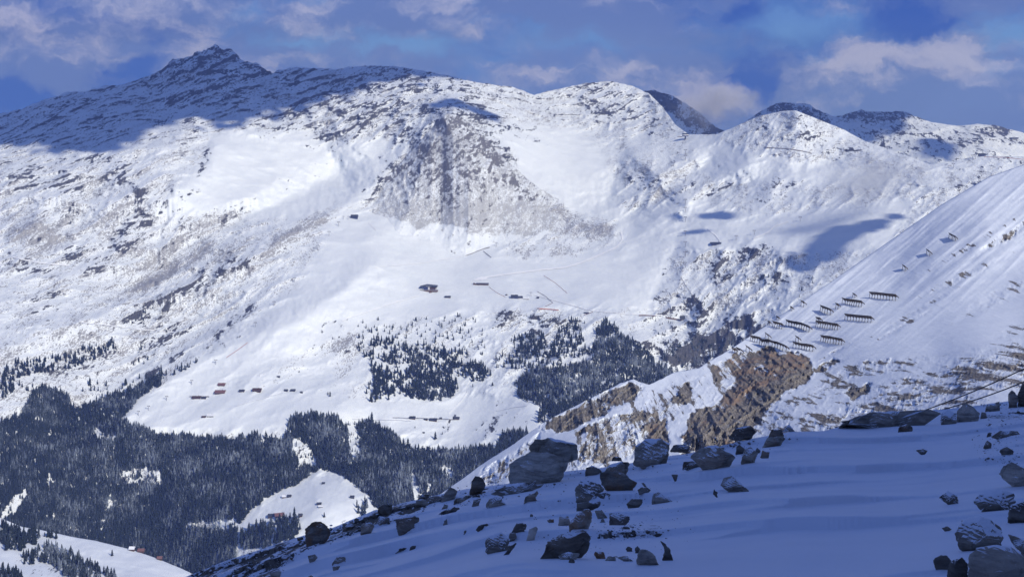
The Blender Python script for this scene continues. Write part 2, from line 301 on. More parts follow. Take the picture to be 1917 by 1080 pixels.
R1 = blobs(px, py, [(405, 112, 75, 34, 0, .66), (325, 126, 30, 14, -25, .66), (440, 165, 100, 45, 10, .40), (330, 232, 60, 22, 0, .52), (300, 180, 60, 25, 0, .40), (170, 222, 60, 22, 25, .52), (60, 232, 90, 20, -8, .40), (20, 262, 35, 18, 0, .5),
    (100, 264, 28, 8, 0, .55), (130, 196, 70, 12, -15, .52), (230, 165, 60, 10, -15, .5), (560, 145, 42, 22, -20, .58), (640, 172, 110, 24, -22, .52), (540, 215, 50, 28, -30, .50), (750, 150, 120, 22, 4, .55), (690, 205, 70, 40, 0, .44), (600, 262, 22, 22, 0, .5),
    (860, 158, 50, 22, 20, .48), (770, 240, 60, 30, -50, .50), (850, 234, 50, 16, 12, .60), (905, 275, 60, 22, 38, .54), (835, 290, 44, 24, 0, .46), (735, 322, 55, 18, -38, .50), (820, 330, 80, 40, 0, .36), (960, 345, 60, 20, 30, .34), (900, 215, 80, 20, 25, .44), (960, 240, 60, 16, 20, .38),
    (1105, 165, 32, 14, 0, .55), (1130, 200, 50, 22, 25, .46), (1195, 215, 60, 18, 35, .46), (980, 185, 60, 12, 20, .35), (1040, 205, 40, 16, 20, .33), (40, 322, 40, 22, 15, .55), (115, 345, 36, 18, 0, .5), (200, 312, 46, 18, 20, .58), (238, 345, 26, 12, 30, .5), (150, 300, 40, 10, 0, .4),
    (285, 262, 12, 10, 0, .5), (385, 300, 9, 30, 25, .52), (270, 410, 12, 38, 35, .5), (225, 450, 16, 50, 40, .50), (180, 500, 30, 12, -20, .5), (135, 478, 30, 12, 10, .5), (60, 500, 50, 12, 15, .4), (60, 560, 50, 12, 35, .4), (90, 575, 26, 30, -20, .42),
    (408, 508, 20, 9, 0, .62), (445, 492, 22, 8, -10, .5), (350, 540, 70, 16, -35, .44), (265, 588, 26, 12, -20, .6), (300, 640, 50, 14, -35, .5), (330, 665, 50, 8, -32, .55), (440, 600, 60, 9, -40, .52), (430, 640, 30, 8, -10, .45), (300, 690, 60, 8, -30, .5), (20, 620, 30, 12, 30, .45),
    (1400, 475, 50, 14, -12, .55), (1330, 500, 30, 20, 20, .52), (1300, 570, 20, 34, 0, .62), (1345, 510, 20, 10, 0, .6), (1480, 520, 60, 10, -10, .40), (1320, 640, 60, 22, 0, .95), (1280, 660, 50, 30, 0, .95), (1400, 608, 40, 14, 12, .95), (1360, 650, 60, 30, 0, .9), (1230, 560, 8, 40, 20, .5), (1260, 480, 8, 40, 25, .45),
    (960, 592, 40, 12, 0, .58), (1045, 600, 50, 9, 10, .58), (980, 625, 50, 14, 0, .46), (1200, 345, 24, 14, 0, .42), (1280, 300, 10, 5, -40, .6), (1265, 295, 6, 18, 20, .5), (1460, 343, 30, 12, 0, .48), (1400, 372, 40, 9, -8, .4), (1300, 345, 50, 5, -38, .42), (1330, 365, 60, 5, -30, .4), (1420, 240, 24, 10, -40, .45), (1505, 240, 9, 24, -20, .5), (1590, 285, 30, 7, -30, .45), (1440, 370, 40, 10, -10, .4), (1545, 275, 40, 12, 20, .3),
    (1830, 330, 70, 25, -20, .38), (1770, 345, 50, 10, -30, .4), (900, 790, 80, 30, 0, .25), (130, 690, 60, 12, -20, .7), (60, 690, 40, 10, -10, .6), (620, 640, 30, 30, 0, .42), (1160, 640, 40, 20, 40, .35), (265, 895, 42, 16, 0, .30), (1250, 600, 40, 30, 0, .30), (785, 447, 9, 5, 0, .9)])
R1 = np.clip(R1 + .08 * rug, 0, 1) * (1 - .10 * (py < 290) * (px < 600))
rk, nn = rockfield(S1, R1, 46, 61, (math.radians(-48), .72), 1.0)
rk += (h_mid * .9 + h_fin * .5) * .5 * (R1 > .12)
rk = np.where(R1 < .12, -.25 + R1 * 3.5, rk) - .04
SC = blobs(px, py, [(900, 395, 160, 45, 6, .95), (870, 320, 110, 80, 20, .85), (760, 320, 70, 40, -38, .8), (1020, 390, 90, 30, 25, .85), (820, 260, 60, 60, 0, .4), (1070, 425, 110, 26, 10, .80), (975, 470, 45, 22, -20, .62), (1060, 470, 45, 22, 0, .6), (570, 425, 120, 20, -30, .85), (310, 510, 130, 20, -35, .90), (430, 470, 70, 20, -30, .8), (60, 440, 75, 50, 10, .76),
    (100, 480, 60, 30, 0, .5), (640, 640, 60, 30, 0, .62), (400, 570, 100, 40, -35, .5), (1380, 560, 110, 60, 10, .42), (740, 600, 200, 40, 0, .42), (820, 770, 150, 25, 0, .34), (1000, 700, 60, 60, 0, .35), (720, 320, 80, 30, -40, .5), (1230, 370, 60, 60, -30, .35), (1490, 270, 120, 50, 0, .34), (1800, 360, 150, 50, -25, .45),
    (60, 640, 120, 40, -10, .4), (300, 650, 120, 40, -30, .5), (1130, 180, 100, 40, 20, .35), (700, 190, 200, 60, 0, .4), (400, 150, 150, 60, 0, .35), (120, 230, 160, 50, 0, .3), (1040, 590, 100, 25, 0, .5), (960, 590, 60, 30, 0, .6), (1180, 610, 60, 40, 30, .4), (1700, 400, 160, 40, -30, .30), (265, 895, 44, 18, 0, .5), (30, 940, 22, 26, 30, .45)])
scn = .5 + .95 * fbm((S1.X * .7 - (S1.Z + .14 * S1.D0) * .7) / 50, (S1.X * .7 + (S1.Z + .14 * S1.D0) * .7) / 130, 5, 71, .65)
SCv = np.maximum(SC, (.45 - .14 * sstep(py, 500, 620) * (px > 400)) * (1 - piste)) + (scn - .5) * .6 - .35 * piste - .05
MAT1 = ground_mat('snow_and_rock', (.035, .037, .045), (.10, .10, .105), (.17, .16, .165), 15, streak=((0, .75, 0), (.50, .20, 1.0)))
o = S1.build('mountain', MAT1, {'rock': rk, 'scree': SCv}, 2200, 900); tag(o, kind='structure')

# ------------------------------------------------------------------ the rocky pyramid-shaped spur in the middle
skyp = [(560, 520), (610, 440), (640, 402), (680, 366), (700, 350), (720, 332), (745, 310), (770, 283), (785, 266), (805, 243), (820, 226), (836, 213), (850, 214), (868, 221), (880, 233), (900, 252), (918, 268), (932, 286), (948, 300), (975, 324), (1000, 345), (1040, 372), (1085, 398), (1130, 424), (1170, 452), (1240, 520)]
offs = [(560, 520, 90), (610, 440, 40), (640, 402, 10), (680, 366, -40), (720, 332, -120), (770, 283, -200), (805, 243, -270), (838, 214, -330), (880, 233, -300), (932, 286, -230), (1000, 345, -140), (1085, 398, -50), (1170, 452, 30), (1240, 520, 90), (640, 470, 90), (750, 480, 80), (900, 500, 80), (1050, 500, 80), (1170, 500, 80),
        (735, 430, 8), (900, 452, 5), (1040, 450, 5), (800, 330, -240), (870, 330, -330), (880, 400, -150), (960, 400, -110), (760, 380, -90), (840, 270, -350), (700, 390, -20), (1040, 415, -50), (820, 400, -120)]
SP = Sheet(560, 1240, 1.6, skyp, 520, 250, [(x, y, float(S1.at(x, max(y, 150), S1.D0)) + o_) for x, y, o_ in offs], lambda p: 2.6 * np.interp(p, [640, 720, 1000, 1130], [.3, 1, 1, .3]) * fbm(p / 14, p * 0, 5, 12, .7))
for pl, am, wd in [([(838, 214), (850, 290), (880, 350), (890, 440)], .014, 24), ([(838, 214), (800, 300), (770, 380), (750, 430)], .006, 16), ([(905, 262), (930, 330), (980, 400)], .006, 16), ([(820, 250), (830, 330), (820, 420)], -.005, 12), ([(890, 260), (905, 340), (940, 430)], -.005, 14), ([(960, 320), (1010, 390), (1050, 430)], .004, 14)]: SP.crest(pl, am, wd)
hp_ = ridged((SP.X * .8 + SP.Z * .5) / 90, (SP.Z * .9 - .5 * SP.X) / 95, 5, 44, .55) - .42
upz = 1 - sstep(SP.PY, 330, 450)
SP.D -= 36 * hp_ * (.35 + .65 * upz) + 13 * fbm(SP.X / 26, SP.Z / 26, 4, 45, .6) * (.4 + .6 * upz); SP.mono(2.4)
RP = blobs(SP.PX, SP.PY, [(845, 232, 50, 18, 12, .60), (905, 272, 60, 16, 42, .62), (930, 300, 24, 12, 40, .66), (860, 285, 40, 20, 20, .46), (800, 290, 40, 20, -45, .44), (735, 325, 44, 14, -38, .58), (700, 355, 30, 8, -38, .5), (830, 330, 90, 45, 0, .34), (960, 345, 70, 20, 32, .40), (1080, 405, 60, 10, 28, .38)])
rkp, _ = rockfield(SP, RP, 24, 62, (math.radians(-48), .8), 1.1)
scp = np.clip(.71 - .10 * sstep(SP.PY, 240, 330) + .14 * sstep(SP.PY, 350, 400) - .9 * sstep(SP.PY + 34 * fbm(SP.PX / 40, SP.PY / 26, 5, 46, .6) + 22 * np.clip((900 - SP.PX) / 150, 0, 1), 428, 456), -.3, 1) + .8 * (.5 * fbm((SP.X - SP.Z) / 30, (SP.X + SP.Z) / 80, 5, 47, .65) + .25 * fbm(SP.X / 90, SP.Z / 60, 3, 48)) - .06
MATP = ground_mat('pyramid_rock_and_snow', (.09, .088, .09), (.20, .195, .195), (.30, .30, .305), 13, streak=((0, .75, 0), (.6, .2, 1.0)))
o = SP.build('mountain', MATP, {'rock': rkp, 'scree': scp}, 260, 330); tag(o, kind='structure')

# ------------------------------------------------------------------ the range behind, on the right
sky2 = [(1120, 260), (1170, 190), (1200, 172), (1225, 169), (1250, 176), (1280, 192), (1310, 212), (1340, 238), (1370, 250), (1400, 225), (1430, 205), (1462, 192), (1490, 194), (1515, 195), (1530, 206), (1560, 219), (1585, 214), (1610, 206), (1640, 211), (1680, 208), (1700, 212), (1740, 228), (1790, 236), (1830, 232), (1870, 236), (1917, 250), (2100, 270)]
S2 = Sheet(1120, 2100, 1.8, sky2, 420, 110, [(1120, 420, 8300), (1120, 200, 9200), (1230, 170, 9500), (1350, 250, 9300), (1480, 193, 10000), (1480, 420, 8300), (1650, 209, 9900), (1650, 300, 8900), (1800, 234, 9600), (1800, 300, 8500), (2100, 260, 9400), (2100, 420, 7900), (1800, 420, 7800), (1650, 420, 8000)],
           lambda p: np.interp(p, [1120, 1700, 1760, 2100], [3.4, 3.4, 1.6, 1.6]) * fbm(p / 24, p * 0, 5, 5, .65) * 1.5)
S2.crest([(1610, 206), (1700, 260), (1760, 300)], .01, 30); S2.crest([(1465, 192), (1540, 250), (1560, 300)], .01, 25); S2.crest([(1830, 232), (1860, 290)], .012, 40); S2.crest([(1225, 170), (1290, 215), (1350, 250)], .012, 22)
S2.D -= 90 * (ridged(S2.X / 420, S2.D0 / 500, 5, 81) - .42) + 26 * fbm(S2.X / 60, S2.D0 / 90, 4, 82); S2.mono(3.0)
R2 = blobs(S2.PX, S2.PY, [(1465, 200, 50, 14, 0, .66), (1530, 215, 40, 14, 20, .55), (1640, 215, 90, 16, 0, .68), (1690, 235, 60, 20, 0, .50), (1640, 260, 60, 30, 0, .40), (1730, 265, 60, 30, 0, .42), (1860, 245, 40, 16, 0, .62), (1800, 265, 90, 30, 0, .46), (1245, 185, 50, 20, 35, .60), (1320, 230, 40, 20, 35, .58), (1400, 215, 60, 20, 0, .5), (1890, 262, 40, 16, 0, .4)]) + .08
rk2, _ = rockfield(S2, R2, 60, 91, (math.radians(-45), .7), 1.2)
o = S2.build('mountain', MAT1, {'rock': rk2, 'scree': R2 * .9}, 2500, 800); tag(o, kind='structure')

# ------------------------------------------------------------------ nearer slope at the lower left
sky4 = [(-200, 905), (0, 968), (40, 985), (75, 991), (130, 1003), (180, 1012), (250, 1029), (300, 1047), (340, 1064), (420, 1100), (560, 1150)]
S4 = Sheet(-200, 560, 1.8, sky4, 1260, 130, [(-200, 905, 3000), (-200, 1260, 2200), (0, 968, 2900), (0, 1080, 2550), (250, 1029, 2850), (250, 1080, 2650), (340, 1064, 2800), (420, 1260, 2250), (560, 1150, 2700), (100, 1260, 2200)], lambda p: fbm(p / 40, p * 0, 3, 8))
S4.crest([(75, 1010), (150, 1040), (220, 1080)], -.01, 30)
S4.D -= 18 * fbm(S4.X / 130, S4.D0 / 160, 4, 83) + 3 * fbm(S4.X / 25, S4.D0 / 25, 3, 84); S4.mono(.5)
R4 = blobs(S4.PX, S4.PY, [(80, 1060, 60, 20, 20, .42), (170, 1040, 40, 6, 0, .22), (20, 1020, 60, 30, 0, .25)])
rk4, _ = rockfield(S4, R4, 30, 92)
o = S4.build('hillside', MAT1, {'rock': np.minimum(rk4, .55), 'scree': R4}, 700, 500); tag(o, kind='structure')

# ------------------------------------------------------------------ the steep slope with the snow fences, and the cliff below it
sky5 = [(560, 1180), (700, 1010), (780, 955), (835, 917), (870, 893), (900, 870), (960, 832), (1005, 799), (1040, 778), (1100, 748), (1160, 718), (1186, 709), (1200, 716), (1215, 720), (1232, 712), (1262, 697), (1285, 693), (1310, 688), (1335, 672), (1370, 652), (1400, 632),
        (1500, 565), (1560, 525), (1660, 455), (1760, 385), (1850, 332), (1917, 308), (2100, 235)]
ctrl5 = [(560, 1180, 560), (700, 1010, 590), (835, 917, 610), (900, 872, 625), (1005, 800, 650), (1100, 750, 680), (1186, 710, 705), (1262, 698, 745), (1370, 653, 830), (1500, 566, 960), (1660, 456, 1080), (1917, 309, 1180), (2100, 236, 1200),
         (1420, 648, 850), (1540, 600, 900), (1600, 640, 800), (1660, 560, 930), (1750, 480, 995), (1850, 430, 1010), (1700, 620, 800), (1850, 560, 860), (1917, 450, 985), (2100, 400, 960),
         (1380, 680, 790), (1450, 680, 775), (1520, 690, 750), (1600, 690, 715), (1750, 660, 705), (1917, 620, 730), (2100, 600, 700), (1400, 760, 660), (1300, 760, 650), (1330, 850, 560), (1480, 780, 590), (1550, 800, 540), (1700, 770, 525), (1850, 720, 530), (1917, 740, 490), (2100, 740, 450),
         (1200, 760, 650), (1100, 820, 600), (1200, 860, 570), (1000, 870, 590), (950, 900, 570), (1400, 1180, 330), (1000, 1180, 420), (1900, 1180, 300), (700, 1180, 500)]
S5 = Sheet(560, 2100, 1.5, sky5, 1180, 430, ctrl5, lambda p: np.interp(p, [560, 860, 900, 1010, 1330, 1380, 2100], [.3, .3, 1.6, 2.2, 2.2, .3, .3]) * fbm(p / 16, p * 0, 4, 9, .6))
px, py = S5.PX, S5.PY
cl = np.zeros(px.shape)
cliff_polys = [([(1400, 662), (1440, 652), (1455, 660), (1478, 660), (1492, 658), (1515, 672), (1525, 700), (1505, 720), (1470, 735), (1430, 775), (1395, 805), (1360, 835), (1290, 838), (1270, 815), (1310, 790), (1340, 760), (1370, 720), (1385, 690)], 1.0, 1.0),
               ([(1330, 685), (1380, 660), (1430, 655), (1400, 690), (1360, 715), (1335, 720)], .72, .8),
               ([(1005, 800), (1100, 752), (1186, 712), (1205, 725), (1195, 745), (1150, 762), (1120, 785), (1080, 800), (1040, 812)], .85, .45),
               ([(1078, 812), (1102, 790), (1108, 800), (1088, 815)], 1.0, .9), ([(1250, 745), (1290, 715), (1300, 735), (1285, 758), (1260, 757)], .9, .3),
               ([(1110, 790), (1180, 770), (1240, 770), (1250, 800), (1200, 850), (1120, 870), (1080, 860), (1090, 830)], .62, .35), ([(1210, 790), (1250, 780), (1255, 830), (1200, 850)], .75, .75),
               ([(1520, 690), (1560, 672), (1575, 676), (1550, 690), (1525, 705)], .8, .5), ([(1582, 735), (1590, 725), (1630, 718), (1625, 735), (1600, 752)], 1.0, .3), ([(1605, 680), (1640, 672), (1665, 672), (1640, 690)], .6, .1),
               ([(1680, 712), (1700, 700), (1715, 712), (1690, 722)], .6, .5), ([(1750, 690), (1830, 665), (1917, 655), (2100, 640), (2100, 720), (1900, 730), (1840, 725), (1800, 700)], .58, .25),
               ([(905, 880), (960, 845), (1010, 810), (1010, 830), (960, 865), (925, 900), (880, 905)], .55, .25), ([(1290, 770), (1400, 735), (1480, 720), (1440, 770), (1380, 840), (1280, 850)], .86, .45)]
wm = np.zeros(px.shape); R5 = np.zeros(px.shape)
wob = fbm(px / 28, py / 28, 4, 13, .6) * 11
for poly, a, wv in cliff_polys:
    d = sstep(sdf(px, py, poly) + wob, -4, 5); R5 = np.maximum(R5, a * d); wm = np.maximum(wm, wv * d); cl = np.maximum(cl, a * d)
wm *= 1 - .85 * sstep(sdf(px, py, [(1440, 715), (1530, 680), (1520, 725), (1400, 815), (1290, 850), (1280, 815), (1350, 785), (1400, 745)]) + wob * 1.6, -6, 8)
R5 = np.maximum(R5, blobs(px, py, [(1880, 445, 70, 7, -32, .40), (1720, 580, 90, 5, -30, .33), (1690, 610, 60, 4, -30, .42), (1560, 660, 40, 3, -28, .5), (1800, 520, 100, 8, -25, .28), (1900, 620, 60, 12, -20, .3), (1700, 680, 150, 14, -5, .36), (1760, 725, 170, 44, -15, .58), (1620, 770, 140, 34, -20, .55), (1860, 690, 140, 40, -15, .66), (1700, 780, 180, 30, 0, .58), (1560, 725, 80, 22, -30, .46), (1640, 690, 90, 14, -8, .52), (1250, 760, 120, 40, -30, .42), (1430, 790, 80, 30, -30, .45), (1800, 470, 160, 6, -30, .22), (1860, 560, 90, 14, -28, .32),
      (1500, 780, 80, 18, -30, .34), (1480, 760, 60, 20, -30, .38), (1400, 690, 60, 20, -30, .4), (1240, 740, 80, 20, -30, .33), (1150, 820, 100, 40, -30, .45), (1340, 735, 60, 16, -40, .42), (960, 870, 60, 14, -35, .52), (1888, 443, 22, 6, -35, .8), (1560, 800, 90, 14, -20, .5)]))
R5 = R5 * sstep(dist_poly(px, py, [(700, 1010), (835, 917), (900, 868), (1000, 800)]) , 6 - 0, 30 - 14 * 0)
# bedding runs up to the right
bed = .6 * ridged((px * .62 + py * .78) / 40 + wob * .09, (px * .78 - py * .62) / 120, 5, 14, .6) + .4 * ridged((px * .62 + py * .78) / 15 + wob * .06, (px * .78 - py * .62) / 60, 3, 114, .6)
blk = ridged((S5.X * .8 + S5.Z * .5) / 9, (S5.Z * 1.1 + S5.D0 * .04 - S5.X * .5) / 7, 5, 15, .6)
rough5 = np.maximum(cl, np.clip(R5 * 1.1 - .15, 0, .6))
S5.D -= rough5 * (20 * (bed - .45) + 12 * (blk - .4)) + 4.0 * fbm(S5.X / 40, S5.D0 / 60, 3, 16)
S5.D -= sstep(sdf(px, py, cliff_polys[0][0]), -10, 26) * 14
# wind-packed ribs on the fence slope, running down it
q = (px * .64 + py * .77); along = (px * .77 - py * .64)
fence_zone = sstep(-dist_poly(px, py, [(1400, 640), (1917, 330), (2100, 250)]), -230, -60) * (1 - np.clip(cl * 2, 0, 1)) * sstep(px, 1350, 1450)
S5.D -= fence_zone * (3.2 * ridged(q / 34, along / 360, 4, 17, .5) + 1.6 * fbm(q / 9, along / 150, 3, 19))
S5.D -= (1 - np.clip(cl * 2, 0, 1)) * .9 * fbm(S5.X / 9, S5.D0 / 9, 3, 18)
S5.mono(.10)
rk5, n5 = rockfield(S5, R5, 6.0, 101, (math.radians(-52), .60), 1.4, .04)
rk5 += np.where(R5 > .1, (bed - .5) * .9 * np.clip(R5, 0, .8), 0)
rk5 = np.where(R5 < .1, -.3, rk5) + .04
MAT5 = ground_mat('cliff_rock_and_snow', (.10, .09, .085), (.29, .265, .235), (.25, .235, .22), 2.6, warm=((.38, .25, .17), (.17, .13, .105)), bump=1.5, streak=((0, .70, 0), (.6, .08, 1.15)), steepk=.6, ysc=.08)
o = S5.build('slope', MAT5, {'rock': rk5, 'scree': np.where(R5 > .05, R5 * .7 + fbm(S5.X / 5, S5.D0 / 5, 3, 19) * .5, -.3), 'warm': wm * .50 + .03}, 240, 260); tag(o, kind='structure')

